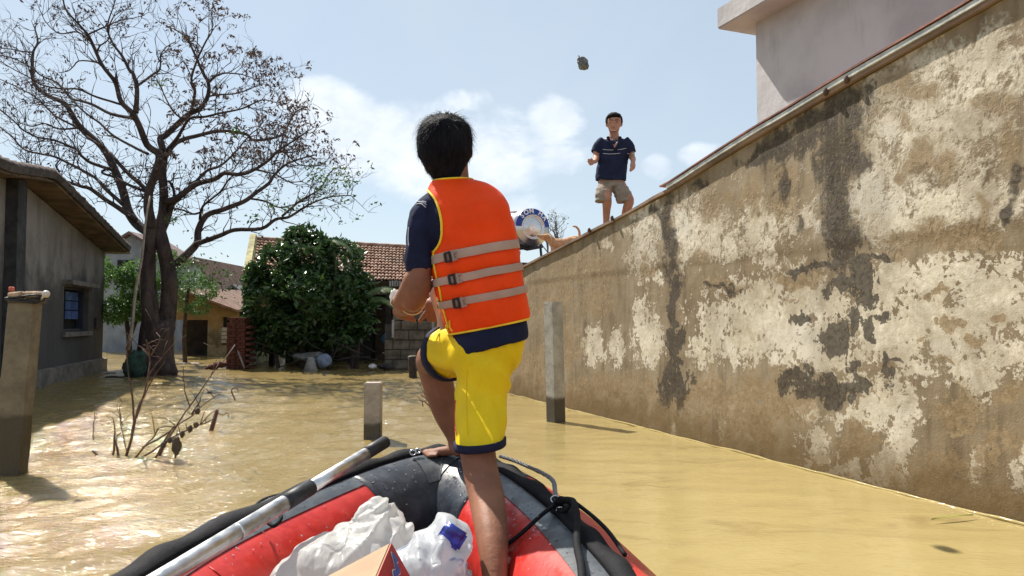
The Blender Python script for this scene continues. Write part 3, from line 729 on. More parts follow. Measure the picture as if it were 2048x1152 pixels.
def yellow_house():
    d = 21.5; a = P(332, 716, d); b = P(474, 712, 23.0)
    root = thing('ochre_house', 'ochre rendered outbuilding with dark doorway and lean-to roof', 'house', (a.x, a.y, 0))
    t = NT('ochre_plaster'); n = t.noise(2.2, 6, .65); sx = t.new('ShaderNodeSeparateXYZ'); t.ln(t.coord(), sx.inputs[0])
    c = t.mix(t.rng(n, .35, .65), (.20, .125, .06), (.27, .175, .09)); lo = t.rng(t.math('ADD', sx.outputs[2], t.math('MULTIPLY', n, .9)), 1.15, 1.5, 1.0, 0.0)
    c = t.mix(t.math('MULTIPLY', lo, .9), c, t.mix(t.rng(n, .4, .6), (.26, .225, .175), (.10, .08, .065))); t.set(col=c, rough=.95, spec=.15); t.bump(n, .4, .02)
    def at(px): return a.lerp(b, (px - 332) / (474 - 332))
    def zz(px, py): p = at(px); r = ray(px, py); k = (p - CAM).dot(FWD) / r.dot(FWD); return (CAM + r * k).z
    bm = BM()
    zt = lambda px: zz(px, 590 + (px - 375) * .35)
    segs = [(332, 343, None), (343, 412, 640), (412, 440, None), (440, 458, 634), (458, 474, None)]
    for p0, p1, hole in segs:
        if hole is None: wallquad(bm, at(p0), at(p1), zt(p0), zt(p1), .15, nrm=Vector((0, -1, 0)))
        else: wallquad(bm, at(p0), at(p1), zt(p0), zt(p1), .15, za=zz((p0 + p1) / 2, hole), nrm=Vector((0, -1, 0)))
    wallquad(bm, at(440), at(458), zz(440, 690), zz(458, 690), .15, nrm=Vector((0, -1, 0)))
    obj('wall', bm, t.m, root, False)
    bm = BM(); wallquad(bm, at(332) + Vector((0, 1.2, 0)), at(474) + Vector((0, 1.2, 0)), 2.0, 1.6, .1, nrm=Vector((0, -1, 0))); obj('inner_wall', bm, mat('shade_dark_timber', (.03, .03, .03)), root, False)
    bm = BM(); q = [at(360) + Vector((0, -.35, zt(360) - at(360).z + .05)), at(482) + Vector((0, -.35, zt(482) - at(482).z + .05))]
    q += [q[1] + Vector((.3, 4, .1)), q[0] + Vector((.3, 4, .1))]; loft(bm, [q, [x + Vector((0, 0, .07)) for x in q]]); obj('roof', bm, mat('roof_rust', (.17, .10, .075), .9, .4, 5, .5), root, False)
    for k in range(4):
        bm = BM(); z0 = zz(449, 686 - k * 8); z1_ = zz(449, 680 - k * 8); p = at(441); q = at(457)
        loft(bm, [[p + Vector((0, -.03, z0 - p.z)), q + Vector((0, -.03, z0 - q.z)), q + Vector((0, -.03, z1_ - q.z)), p + Vector((0, -.03, z1_ - p.z))], [p + Vector((0, .03, z0 - p.z + .02)), q + Vector((0, .03, z0 - q.z + .02)), q + Vector((0, .03, z1_ - q.z + .02)), p + Vector((0, .03, z1_ - p.z + .02))]])
        obj('shutter_slat', bm, mat('pale_slat', (.4, .4, .4)), root, False)
yellow_house()

def gable(name, label, px0, px1, ye, pk, yb, d, depth, wm, rm, cat='house', drop=.15, windows=()):
    l = P(px0, ye, d); r = P(px1, ye, d); k = P(pk[0], pk[1], d); y0 = l.y
    root = thing(name, label, cat, ((l.x + r.x) / 2, y0, 0))
    bm = BM(); a = [Vector((l.x, y0, -.5)), Vector((r.x, y0, -.5)), Vector((r.x, y0, r.z)), Vector((k.x, y0, k.z)), Vector((l.x, y0, l.z))]
    loft(bm, [a, [x + Vector((0, depth, 0)) for x in a]]); obj('wall', bm, wm, root, False)
    for e in (l, r):
        s = (e - k).normalized(); q = [k + Vector((0, -.2, .02)), e + s * .3 + Vector((0, -.2, .02)), e + s * .3 + Vector((0, depth + .2, .02)), k + Vector((0, depth + .2, .02))]
        q = [Vector((p.x, y0 + (-.2 if i < 2 else depth + .2), p.z)) for i, p in enumerate(q)]
        bm = BM(); loft(bm, [q, [x + Vector((0, 0, .1)) for x in q]]); obj('roof', bm, rm, root, False)
    for (a0, a1, b0, b1) in windows:
        p = P(a0, b1, d - .03); q = P(a1, b0, d - .03); bm = BM(); box(bm, (p.x, y0 - .03, p.z), (q.x, y0 - .001, q.z)); obj('window', bm, mat('dark_room', (.02, .02, .02)), root, False)
    return root
rust = mat('roof_rust', (.17, .10, .075)); 
gable('stone_house', 'dark weathered stone gable house far beyond the brick pile', 428, 505, 605, (468, 575), 650, 29, 6, mat('dark_stone', (.085, .078, .08), .95, .6, 2.5, .5), mat('roof_grey', (.10, .095, .10), .9))
gable('pale_green_house', 'pale green rendered house behind the lean-to roof', 345, 432, 588, (392, 520), 650, 31, 7, mat('pale_green', (.42, .50, .45), .9, .15, 2, .2), rust, windows=((400, 414, 592, 604),))
gable('grey_blue_house', 'blue-grey rendered house hidden behind the big bare tree', 196, 332, 512, (262, 470), 650, 26, 2.2, mat('blue_grey_wall', (.22, .24, .27), .9, .25, 2, .2), mat('roof_purple', (.13, .085, .085), .9, .4, 5, .4), windows=((235, 268, 520, 548),))
# ================================================================== bricks, block wall, debris
def block_wall():
    d = 16.4; o0 = P(768, 738, d); root = thing('block_wall', 'low wall of grey concrete blocks before the tiled house', 'wall', (o0.x, o0.y, 0))
    rng = random.Random(2); bm_ = mat('grey_block', (.135, .11, .085), .95, .45, 5, .6, .02); u = d / FPX
    proto = None
    y = -.2; row = 0
    while y < 1.18:
        h = .215; x0 = o0.x + (.0 if y < .6 else .18); x = x0 - (.17 if row % 2 else 0)
        while x < P(885, 700, d).x:
            xa = max(x, x0); xb = x + .36
            if xb - xa > .08 and not (y > .95 and rng.random() < .12):
                bm = BM(); j = rng.uniform(-.02, .02)
                box(bm, (xa + .008, o0.y + j, y + .008), (xb - .008, o0.y + .16 + j, y + h - .008), .01)
                obj('block', bm, bm_, root, False)
            x += .36
        y += h; row += 1
    bm = BM(); box(bm, (o0.x + .01, o0.y + .03, -.5), (P(884, 700, d).x, o0.y + .13, 1.0)); obj('mortar', bm, mat('mortar', (.075, .065, .055), .95), root, False)
    for px, y0, y1 in ((866, 700, 642), (786, 675, 640)):
        p = P(px, y0, d - .1); q = P(px, y1, d - .1); bm = BM(); box(bm, (p.x - .025, p.y - .03, p.z), (p.x + .025, p.y + .02, q.z), .004); obj('post', bm, mat('pale_slat', (.4, .4, .4)), root, False)
    return root
block_wall()
def brick_pile():
    d = 16.6; b0 = P(452, 738, d); rng = random.Random(5); u = d / FPX
    root = thing('brick_stack', 'tall stack of dark red bricks at the water edge', 'bricks', (b0.x + .25, b0.y, 0))
    bmn = mat('red_brick', (.11, .038, .028), .95, .5, 9, .5); me0 = None
    def brick(x, y, z, rz, tilt=0, par=root):
        nonlocal me0
        if me0 is None:
            bm = BM(); box(bm, (-.1, -.05, -.03), (.1, .05, .03), .006); me0 = bpy.data.meshes.new('brick'); bm.to_mesh(me0); bm.free(); me0.materials.append(bmn)
        o = bpy.data.objects.new('brick', me0); C.objects.link(o); o.parent = par; o.location = Vector((x, y, z)) - WL[par.name]; o.rotation_euler = (tilt, tilt * .5, rz)
    row = 0; z = -.1
    while z < 1.13:
        wd = .48 if z < .95 else .34
        if row % 2 == 0:
            x = b0.x + .05 + (.0 if z < .95 else .08)
            while x < b0.x + wd + .02:
                for yy in (0, .22): brick(x, b0.y + .1 + yy + rng.uniform(-.008, .008), z + .03, math.pi / 2 + rng.uniform(-.04, .04))
                x += .108
        else:
            x = b0.x + .1
            while x < b0.x + wd:
                for yy in (.05, .16, .27): brick(x + rng.uniform(-.008, .008), b0.y + yy, z + .03, rng.uniform(-.04, .04))
                x += .21
        z += .063; row += 1
    for k in range(12):
        x = b0.x - .42 + .42 * rng.random(); h = .02 + .12 * (x - b0.x + .42) / .42
        brick(x, b0.y - .05 + rng.uniform(-.12, .12), h, rng.uniform(0, 3), rng.uniform(-.6, .6))
    for (a, b_, r) in (((476, 702), (489, 737), .018), ((445, 725), (470, 690), .012)):
        bm = BM(); tube(bm, [P(*a, d - .25), P(*b_, d - .3)], r, 6); o = obj('batten', bm, mat('pale_slat', (.4, .4, .4)), root)
brick_pile()
def crumple(c, r, seed, amp=.3, sub=3, ridge=True, squash=None):
    bm = BM(); bmesh.ops.create_icosphere(bm, subdivisions=sub, radius=1)
    for v in bm.verts:
        n = v.co.normalized(); q = n * 2.1 + Vector((seed * 3.1, seed, -seed))
        a = mnoise.ridged_multi_fractal(q, .9, 2.1, 4, 1.0, 2.0) * .5 - .55 if ridge else fbm(q, 1, 4)
        s = 1 + amp * a + amp * .5 * fbm(q, .6, 2)
        v.co = Vector(c) + Vector((n.x * r[0] * s, n.y * r[1] * s, n.z * r[2] * s))
    return bm
def junk():
    wp = mat('white_litter', (.62, .60, .58), .5, .15, 6, .3); bl = mat('blue_sack', (.20, .24, .33), .6, .3, 8, .4); dk = mat('dark_litter', (.04, .032, .03), .85, .4, 8, .4)
    def put(name, label, cat, px, py, d, r, seed, m, amp=.35, par=None, sub=3):
        c = P(px, py, d); o = obj(name, crumple(c, r, seed, amp, sub), m, None, True); based(o, (c.x, c.y, c.z - r[2])); tag(o, label, cat); return o
    # white funnel-shaped bucket and tarp in the shade
    d = 16.2; bm = BM(); a = P(622, 738, d)
    tube(bm, [Vector((a.x, a.y, -.02)), Vector((a.x, a.y, .26)), Vector((a.x, a.y, .29))], [.17, .075, .06], 10)
    o = obj('plastic_funnel', bm, mat('dull_white', (.34, .32, .31), .7), None); based(o, (a.x, a.y, 0)); tag(o, 'white cone shaped plastic container at the dark water edge', 'container')
    put('plastic_sheet', 'crumpled grey plastic sheet draped above the white cone', 'sheet', 618, 714, 16.6, (.34, .15, .10), 3.0, mat('grey_sheet', (.16, .155, .15), .7, .4, 8, .4), .7)
    put('blue_sack', 'faded blue sack lying beside the white cone container', 'sack', 648, 722, 16.3, (.17, .15, .16), 5.0, bl, .3)
    put('plastic_bag', 'small white plastic bag washed up near the block wall', 'bag', 745, 733, 16.3, (.09, .08, .06), 7.0, wp, .3)
    put('rubbish_heap', 'dark pile of rubbish lying by the block wall foot', 'rubbish', 772, 733, 16.2, (.16, .12, .06), 8.0, dk, .6)
    put('green_net', 'green plastic netting wrapped at the foot of the bare tree', 'netting', 272, 735, 14.25, (.2, .1, .27), 9.0, mat('green_net', (.03, .065, .05), .8, .5, 9, .5), .95)
    put('floating_debris', 'flat dark clump of debris floating on the open water', 'debris', 428, 787, 1639 / 147, (.13, .08, .03), 11.0, dk, .3)
    put('blue_barrel', 'small blue plastic drum lying above the block wall', 'drum', 776, 678, 16.75, (.15, .15, .14), 13.0, mat('blue_drum', (.03, .09, .16), .4), .06)
    put('driftwood_pile', 'pale driftwood and litter against the old house plinth', 'driftwood', 205, 746, 15.4, (.30, .12, .03), 14.0, mat('pale_litter', (.35, .30, .27), .9, .5, 12, .5), .6)
    put('driftwood_pile', 'thin line of dark litter beside the netting', 'driftwood', 228, 755, 14.2, (.2, .07, .03), 15.0, dk, .6)
    put('floating_debris', 'thin pale litter raft in front of the ochre house', 'debris', 375, 727, 18.6, (.36, .1, .02), 16.0, mat('pale_litter', (.4, .4, .4)), .5)
    # small broken branches heap under the bushy tree
    rng = random.Random(9); bm = BM()
    for k in range(34):
        a = P(rng.uniform(560, 770), rng.uniform(700, 735), 16.4 + rng.uniform(0, 1)); a.z = max(a.z, .02); b = a + Vector((rng.uniform(-1, 1), rng.uniform(-.4, .4), rng.uniform(-.1, .6)))
        tube(bm, [a, a.lerp(b, .5) + Vector((0, 0, rng.uniform(-.1, .1))), b], [.012, .009, .005], 5)
    o = obj('fallen_branches', bm, mat('twig_dark', (.06, .05, .045), .9), None); tag(o, 'tangle of fallen branches heaped under the bushy tree', 'branches', kind='stuff')
junk()

# ================================================================== drowned twiggy bush, stakes
def twigset(name, label, cat, px0, lines, d, col, r0=.008, parts='stem', hang=0):
    base = G(px0[0], px0[1]); root = thing(name, label, cat, (base.x, base.y, 0)); rng = random.Random(int(px0[0])); m = mat(col[0], col[1], .85, .4, 10, .4)
    for ln in lines:
        dd = d + rng.uniform(-.25, .25); pts = [P(x, y, dd + .04 * i * rng.uniform(-1, 1)) for i, (x, y) in enumerate(ln[0])]
        sp = [Vector(p) for p in smoothpath([tuple(p) for p in pts], 3)]; n = len(sp); r = ln[1] / FPX * dd / 2
        bm = BM(); tube(bm, [p + Vector((.004 * rng.uniform(-1, 1), 0, .004 * rng.uniform(-1, 1))) for p in sp], [r * (1 - .6 * i / n) for i in range(n)], 6)
        for k in range(int(ln[2])):
            i = rng.randrange(max(1, n // 3), n); q = sp[i]; a = rng.uniform(-1, 1)
            e = q + Vector((a * .16, rng.uniform(-.1, .1), rng.uniform(-.02, .2)))
            tube(bm, [q, q.lerp(e, .5) + Vector((0, 0, .02)), e], [r * .45, r * .35, r * .2], 4)
        obj(parts, bm, m, root)
    return root
dB = 1639 / (920 - 640)
brush = twigset('drowned_bush', 'bare brown twigs of a drowned bush sticking out of the water', 'bush', (270, 920), [
    ([(250, 918), (262, 880), (268, 840), (264, 790), (258, 755), (252, 700)], 6, 3), ([(268, 850), (285, 800), (296, 755), (300, 715), (292, 680)], 4.5, 4),
    ([(262, 870), (275, 820), (292, 785), (310, 750), (330, 725)], 3.2, 4), ([(188, 880), (186, 850), (192, 835), (196, 815)], 2.2, 1), ([(186, 902), (198, 912), (212, 922)], 5, 0),
    ([(224, 918), (229, 890), (230, 860)], 5, 1), ([(238, 918), (232, 885), (233, 870)], 5, 1), ([(255, 905), (246, 870), (240, 835), (232, 800)], 2.4, 2), ([(245, 850), (240, 820), (246, 800)], 2, 2),
    ([(268, 918), (290, 892), (310, 870), (316, 858)], 4, 1), ([(270, 921), (320, 892), (360, 866), (400, 850), (430, 838)], 4.5, 5), ([(318, 912), (335, 880), (352, 855)], 6, 1), ([(310, 918), (330, 880), (350, 850)], 5, 1),
    ([(285, 895), (330, 870), (355, 850), (385, 830), (400, 815), (440, 788)], 4, 4), ([(352, 855), (370, 825), (388, 800), (405, 775), (430, 740), (444, 715)], 3.4, 2), ([(380, 815), (372, 790), (368, 765), (366, 735)], 2.6, 2),
    ([(350, 920), (352, 890), (355, 860)], 4, 1), ([(385, 828), (400, 800)], 4, 0), ([(470, 800), (462, 782), (470, 775), (478, 782)], 3, 0), ([(300, 715), (290, 700), (275, 690)], 3, 2), ([(302, 710), (320, 680), (312, 665)], 3, 3), ([(292, 760), (308, 735), (326, 712)], 4, 3)],
    dB, ('brown_twig', (.095, .052, .038)))
b_ = P(353, 892, dB); bm = crumple(b_, (.035, .03, .075), 4.4, .5); obj('dead_leaf_clump', bm, mat('wet_leaf', (.07, .05, .03), .7), brush)
for k, (px, py) in enumerate(((365, 868), (380, 858), (392, 850), (340, 880), (326, 890), (395, 822))):
    bm = crumple(P(px, py, dB), (.02, .015, .028), k + 2.2, .6, 2); obj('dead_leaf_clump', bm, MT['wet_leaf'], brush)
def stake():
    a = G(422, 863); d = (a - CAM).dot(FWD); bm = BM(); t = P(434, 820, d); tube(bm, [a - (t - a) * .5, a, t], [.022, .022, .02], 6)
    tube(bm, [P(433, 826, d), P(446, 830, d), P(455, 826, d), P(457, 834, d)], .006, 5)
    o = obj('wooden_stick', bm, mat('red_brown_wood', (.11, .045, .03), .8, .4, 12, .4)); based(o, (a.x, a.y, 0)); tag(o, 'short reddish wooden stick leaning out of the water', 'stick')
stake()
twigset('broken_twigs', 'small red-brown broken twigs poking up behind the lower leg', 'twigs', (855, 815), [([(868, 816), (855, 800), (840, 788)], 4, 1), ([(862, 816), (850, 804), (838, 800)], 3, 1), ([(870, 815), (856, 798), (850, 790)], 3, 1), ([(846, 812), (844, 800)], 2.5, 0)], 1639 / 176, ('red_twig', (.16, .06, .035)))

def drift_leaf(px, py, L_, w_, ang, col, label):
    c = G(px, py, .022); bm = BM(); a = math.radians(ang); d = Vector((math.cos(a), math.sin(a), 0)); s = Vector((-d.y, d.x, 0)); rings = []
    for i in range(9):
        f = i / 8; h = math.sin(math.pi * f) ** .7 * w_; p = c + d * (f - .5) * L_ + Vector((0, 0, .006 * math.sin(f * 3)))
        rings.append([p - s * h, p - s * h * .1 + Vector((0, 0, .003)), p + s * h, p - Vector((0, 0, .004))])
    loft(bm, rings); o = obj('floating_leaf', bm, col, None, False); based(o, c); tag(o, label, 'leaf')
drift_leaf(1905, 1034, .30, .008, 18, mat('yellow_green_leaf', (.35, .38, .08), .5), 'long thin yellow-green leaf floating near the stained wall')
# ================================================================== the big half-bare tree
def bare_tree():
    rng = random.Random(21); D0 = 15.0; u = D0 / FPX
    base = G(305, 748); root = thing('bare_tree', 'large spreading half-bare tree with forked dark trunk', 'tree', (base.x, base.y, 0))
    t = NT('dark_bark'); n = t.noise(6, 6, .65, t.mapping((1, 1, .35))); f = t.noise(30, 4, .6)
    t.set(col=t.mix(t.rng(n, .3, .7), (.035, .026, .026), (.105, .078, .07)), rough=.95, spec=.2); t.bump(t.math('ADD', n, f), .7, .03); bark = t.m
    trunk = BM()
    def limb(bm, pts, r0, r1, dd0, dd1, n=9, k=4, power=.8):
        """pts in px; radius in px; depth offset drifts from dd0 to dd1"""
        sp = smoothpath([(p[0], p[1]) for p in pts], k); m = len(sp); o = []; R = []
        ph = rng.uniform(0, 9)
        for i, p in enumerate(sp):
            s = i / (m - 1); d = D0 + dd0 + (dd1 - dd0) * s + .12 * fbm((s * 4, ph, 0), 1, 2)
            q = P(p[0] + .8 * fbm((s * 9, ph, 1), 1, 2), p[1] + .8 * fbm((s * 9, ph, 2), 1, 2), d); o.append(q); R.append((r0 + (r1 - r0) * s ** power) * (.78 if bm is not trunk else 1.0) / FPX * d)
        tube(bm, o, R, n); return o, R
    limb(trunk, [(300, 775), (303, 748), (310, 700), (316, 650), (318, 660)], 36, 30, 0, 0, 14)
    limb(trunk, [(308, 690), (302, 640), (297, 590), (296, 540), (299, 490), (305, 450)], 19, 11.5, -.1, -.05, 12)
    limb(trunk, [(322, 690), (332, 640), (338, 595), (337, 545), (328, 500), (316, 452)], 20, 12, .1, .05, 12)
    limb(trunk, [(300, 778), (275, 752), (285, 735), (305, 690)], 12, 22, -.3, 0, 9)
    limb(trunk, [(316, 778), (338, 752), (330, 735), (318, 690)], 12, 24, -.2, 0, 9)
    obj('trunk', trunk, bark, root)
    limbs = [
        # left limb and its forks
        ([(308, 470), (278, 452), (258, 425), (247, 385), (232, 345), (212, 305), (185, 275), (156, 248), (130, 208), (97, 192), (69, 167), (65, 125), (67, 103), (75, 83), (69, 55)], 14, 1.6, 0, 1.6),
        ([(305, 455), (297, 420), (298, 385), (310, 350), (318, 310), (294, 290), (278, 250), (267, 228), (242, 203), (230, 164), (205, 130), (183, 83), (169, 61), (133, 22), (126, -4)], 14, 1.6, -.1, -1.8),
        ([(272, 225), (274, 180), (267, 150), (258, 139), (244, 111), (222, 81), (215, 50), (228, 10)], 7, 1.3, -.9, -.4),
        ([(274, 172), (300, 153), (319, 139), (322, 111), (333, 94), (352, 82)], 3.6, 1, -.8, .4),
        ([(314, 465), (325, 430), (328, 390), (325, 345), (328, 310), (321, 278), (333, 269), (375, 230), (400, 217), (416, 192), (416, 164), (405, 144), (388, 105), (372, 75), (347, 57)], 14, 1.5, .1, 1.2),
        ([(383, 222), (390, 183), (383, 155), (404, 97), (422, 67), (424, 50)], 4.5, 1.2, .4, -.6),
        ([(330, 315), (352, 286), (391, 272), (441, 262), (491, 268), (505, 279), (538, 278), (566, 267), (588, 228), (608, 217)], 7, 1.4, .2, 2.0),
        ([(335, 300), (349, 283), (363, 262), (380, 237), (413, 233), (447, 225), (485, 217), (524, 200), (552, 205)], 5.5, 1.3, .1, -1.6),
        ([(413, 194), (430, 190), (470, 187), (500, 178), (527, 166)], 3, 1, .7, 1.8), ([(416, 166), (440, 148), (470, 147), (495, 152), (520, 165)], 3, 1, .8, -.4),
        ([(328, 405), (345, 400), (363, 390), (391, 369), (430, 358), (449, 346), (480, 349), (510, 339), (541, 317), (558, 300), (590, 280), (616, 262)], 10, 1.5, .2, -1.6),
        ([(387, 369), (413, 342), (438, 333), (458, 317), (474, 300), (500, 270), (520, 255)], 4.5, 1.2, -.2, 1.2), ([(510, 339), (547, 347), (580, 364), (606, 362)], 3, 1, -1.0, -1.8),
        ([(332, 420), (348, 400), (346, 375), (338, 362)], 5, 3, .2, .3),
        ([(322, 470), (335, 440), (345, 410), (360, 395)], 9, 5, .3, .1),
        ([(332, 575), (344, 536), (374, 508), (394, 486), (397, 458), (413, 431), (447, 419), (488, 403), (510, 386), (538, 367), (549, 350), (569, 331), (600, 318), (632, 310)], 13, 1.5, .2, 1.8),
        ([(500, 397), (533, 403), (560, 415), (600, 405), (622, 396)], 3, 1, 1.2, .4), ([(400, 440), (402, 422), (410, 408), (441, 383), (458, 358), (480, 345), (496, 330)], 4, 1.2, .6, -.6),
        ([(392, 488), (404, 484), (438, 472), (469, 460), (522, 457), (552, 439), (577, 434), (604, 418), (629, 404), (660, 394), (702, 391)], 8, 1.3, .4, -1.2), ([(565, 432), (600, 402), (640, 378), (660, 345), (690, 328)], 3.4, 1, -.6, .8),
        ([(400, 425), (385, 428), (365, 420), (348, 418)], 3, 2, .5, .3),
        # low left sweepers over the roof
        ([(270, 440), (255, 428), (235, 414), (208, 397), (180, 377), (160, 372), (130, 362), (95, 350), (60, 338)], 8, 2.2, 0, -1.2), ([(245, 408), (208, 375), (198, 362), (182, 350), (146, 331), (109, 313), (83, 308), (50, 300), (25, 275), (-5, 250)], 5.5, 1.4, -.1, 1.4),
        ([(226, 340), (182, 326), (161, 310), (153, 300), (111, 281), (75, 275), (44, 258), (28, 242), (-5, 214)], 4.5, 1.3, .2, -1.0),
        ([(296, 308), (264, 292), (228, 272), (200, 247), (167, 222), (153, 211), (133, 209), (100, 212), (60, 206)], 4, 1.1, -.5, .8), ([(264, 236), (222, 228), (189, 211), (167, 203), (142, 197), (128, 178), (111, 164), (81, 150), (64, 136), (30, 118), (0, 110)], 4.5, 1.2, -.8, .6),
        ([(244, 210), (194, 194), (156, 178), (125, 178), (83, 169), (55, 153), (28, 139), (0, 122)], 3.2, 1, -1.0, -2.2), ([(205, 294), (172, 272), (156, 256), (117, 236), (92, 214), (67, 192), (36, 175), (0, 158)], 4, 1.1, .4, 2.2), ([(156, 256), (119, 258), (89, 247), (64, 253), (36, 244)], 2.8, 1, .7, -.4),
        ([(185, 86), (155, 64), (119, 67), (94, 47), (83, 28)], 2.6, .9, -1.5, -.4), ([(194, 102), (200, 92), (217, 78), (219, 53), (230, 28)], 2.6, .9, -1.4, -2.4), ([(178, 68), (211, 53), (239, 42), (267, 36), (289, 30)], 2.4, .9, -1.6, -.6),
        ([(361, 236), (344, 219), (328, 189), (319, 167), (302, 158)], 2.6, 1, .4, 1.2), ([(205, 130), (196, 125), (158, 122), (140, 140), (118, 146)], 2.6, 1, -1.2, -.2), ([(67, 104), (45, 103), (20, 98), (0, 96)], 2.2, .9, 1.2, .4), ([(216, 335), (204, 345), (230, 355), (262, 372), (294, 384), (298, 394)], 2, 4.5, .2, 0),
        ([(220, 305), (240, 330), (262, 352), (285, 372), (298, 388)], 4, 6, .3, 0), ([(118, 343), (112, 330), (120, 320)], 3, 1.5, -1, -1.1),
        ([(566, 267), (560, 300), (545, 330), (540, 300), (520, 290)], 2.2, 1, 1.5, .6), ([(558, 300), (575, 310), (600, 330), (640, 330), (655, 320)], 2.4, 1, -1.2, .2)]
    segs = []                                                   # (start, end, radius) seeds for twigs
    for pts, r0, r1, d0, d1 in limbs:
        bm = BM(); o, R = limb(bm, pts, r0, r1, d0, d1, 8, 4); obj('limb', bm, bark, root); segs.append((o, R))
    # twigs: three generations of crooked shoots
    V = []; F = []; tips = []
    def shoot(p, d, L_, r, gen):
        n = 4 if gen < 2 else 3; pts = [p]; dd = d.copy()
        for i in range(n):
            dd = (dd + Vector((rng.gauss(0, .28), rng.gauss(0, .28), rng.gauss(.05, .24)))).normalized(); pts.append(pts[-1] + dd * L_ / n)
        ring = []; x, y = frame_of(d)
        for i, q in enumerate(pts):
            rr = r * (1 - .72 * i / n); b = len(V)
            for k in range(3): a = 2.094 * k; V.append(q + x * rr * math.cos(a) + y * rr * math.sin(a))
            ring.append(b)
        for a, b in zip(ring, ring[1:]):
            for k in range(3): F.append((a + k, a + (k + 1) % 3, b + (k + 1) % 3, b + k))
        if gen >= 2: tips.append((pts[-1], dd)); 
        if gen < 3:
            for k in range(rng.choice((2, 3, 3)) if gen < 2 else rng.choice((0, 1, 2))):
                i = rng.randint(1, n); side = dd.cross(Vector((rng.gauss(0, 1), rng.gauss(0, 1), rng.gauss(0, 1))))
                if side.length < 1e-3: continue
                nd = (dd * .75 + side.normalized() * rng.uniform(.5, 1.0) + Vector((0, 0, .12))).normalized(); shoot(pts[i], nd, L_ * rng.uniform(.5, .78), r * .62, gen + 1)
    cx = P(320, 470, D0)
    for o, R in segs:
        n = len(o); i = max(3, int(n * .22))
        while i < n:
            if R[i] < .085:
                tg = (o[min(i + 1, n - 1)] - o[max(i - 1, 0)]).normalized()
                for q in range(1 if i < n - 2 else 3):
                    side = tg.cross(Vector((rng.gauss(0, 1), rng.gauss(0, 1), rng.gauss(0, 1)))).normalized(); outw = (o[i] - cx).normalized()
                    nd = (tg * .6 + side * .8 + outw * .25 + Vector((0, 0, .25))).normalized(); shoot(o[i], nd, rng.uniform(.35, .75), min(R[i] * .5, .012) + .003, 1)
            i += rng.choice((1, 2, 2, 3))
    tw = pyobj('twigs', V, F, bark, root, False); tag(tw, kind='stuff')
    # leaf remnants: brown pods to the right, a little green at the tips
    pods = []; green = []; sparse = []
    for q, d in tips:
        a, b, _ = pxof(q); r = rng.random()
        if a > 600 and b > 320:
            if r < .28: green += [q + Vector((rng.gauss(0, .05), rng.gauss(0, .05), rng.gauss(0, .05))) for _ in range(8)]
        elif a > 330 and r < .5 and b < 330: pods += [q + Vector((rng.gauss(0, .04), rng.gauss(0, .04), -abs(rng.gauss(0, .05)))) for _ in range(9)]
        elif r < .24: sparse += [q + Vector((rng.gauss(0, .03), rng.gauss(0, .03), -abs(rng.gauss(0, .04)))) for _ in range(6)]
        elif a > 560 and r < .4: green += [q + Vector((rng.gauss(0, .04), rng.gauss(0, .04), rng.gauss(0, .04))) for _ in range(5)]
    for (px, py, sp_, n) in ((470, 262, 8, 40), (318, 167, 8, 26), (342, 440, 6, 30), (640, 350, 14, 36), (668, 372, 18, 50), (395, 545, 24, 90), (430, 560, 30, 110), (455, 545, 10, 30), (375, 520, 18, 60), (540, 410, 14, 50), (575, 415, 12, 40), (505, 435, 8, 24)):
        for k in range(n): green.append(P(px + rng.gauss(0, sp_), py + rng.gauss(0, sp_ * .6), D0 + rng.gauss(0, .3)))
    leaves('seed_pods', pods, .085, leafmat('brown_pod', (.075, .048, .042), (.15, .095, .075), .15, .8), root, rng, aspect=.4, droop=.8)
    leaves('dry_leaves', sparse, .07, leafmat('dry_leaf', (.06, .045, .05), (.11, .075, .075), .15, .8), root, rng, aspect=.45, droop=.6)
    leaves('green_leaves', green, .085, leafmat('fresh_leaf', (.035, .085, .018), (.09, .17, .04), .4), root, rng, aspect=.4)
    # pale pole leaning against the trunk
    bm = BM(); a = P(256, 700, 14.2); b = P(300, 392, 14.45); k = 10
    tube(bm, [a.lerp(b, i / k) + Vector((.015 * math.sin(i * 1.3), 0, 0)) for i in range(k + 1)], [.035 - .0018 * i for i in range(k + 1)], 7)
    o = obj('bamboo_pole', bm, mat('bamboo', (.33, .27, .22), .7, .3, 9, .3)); based(o, a); tag(o, 'long thin pale pole leaning against the forked bare tree', 'pole')
bare_tree()

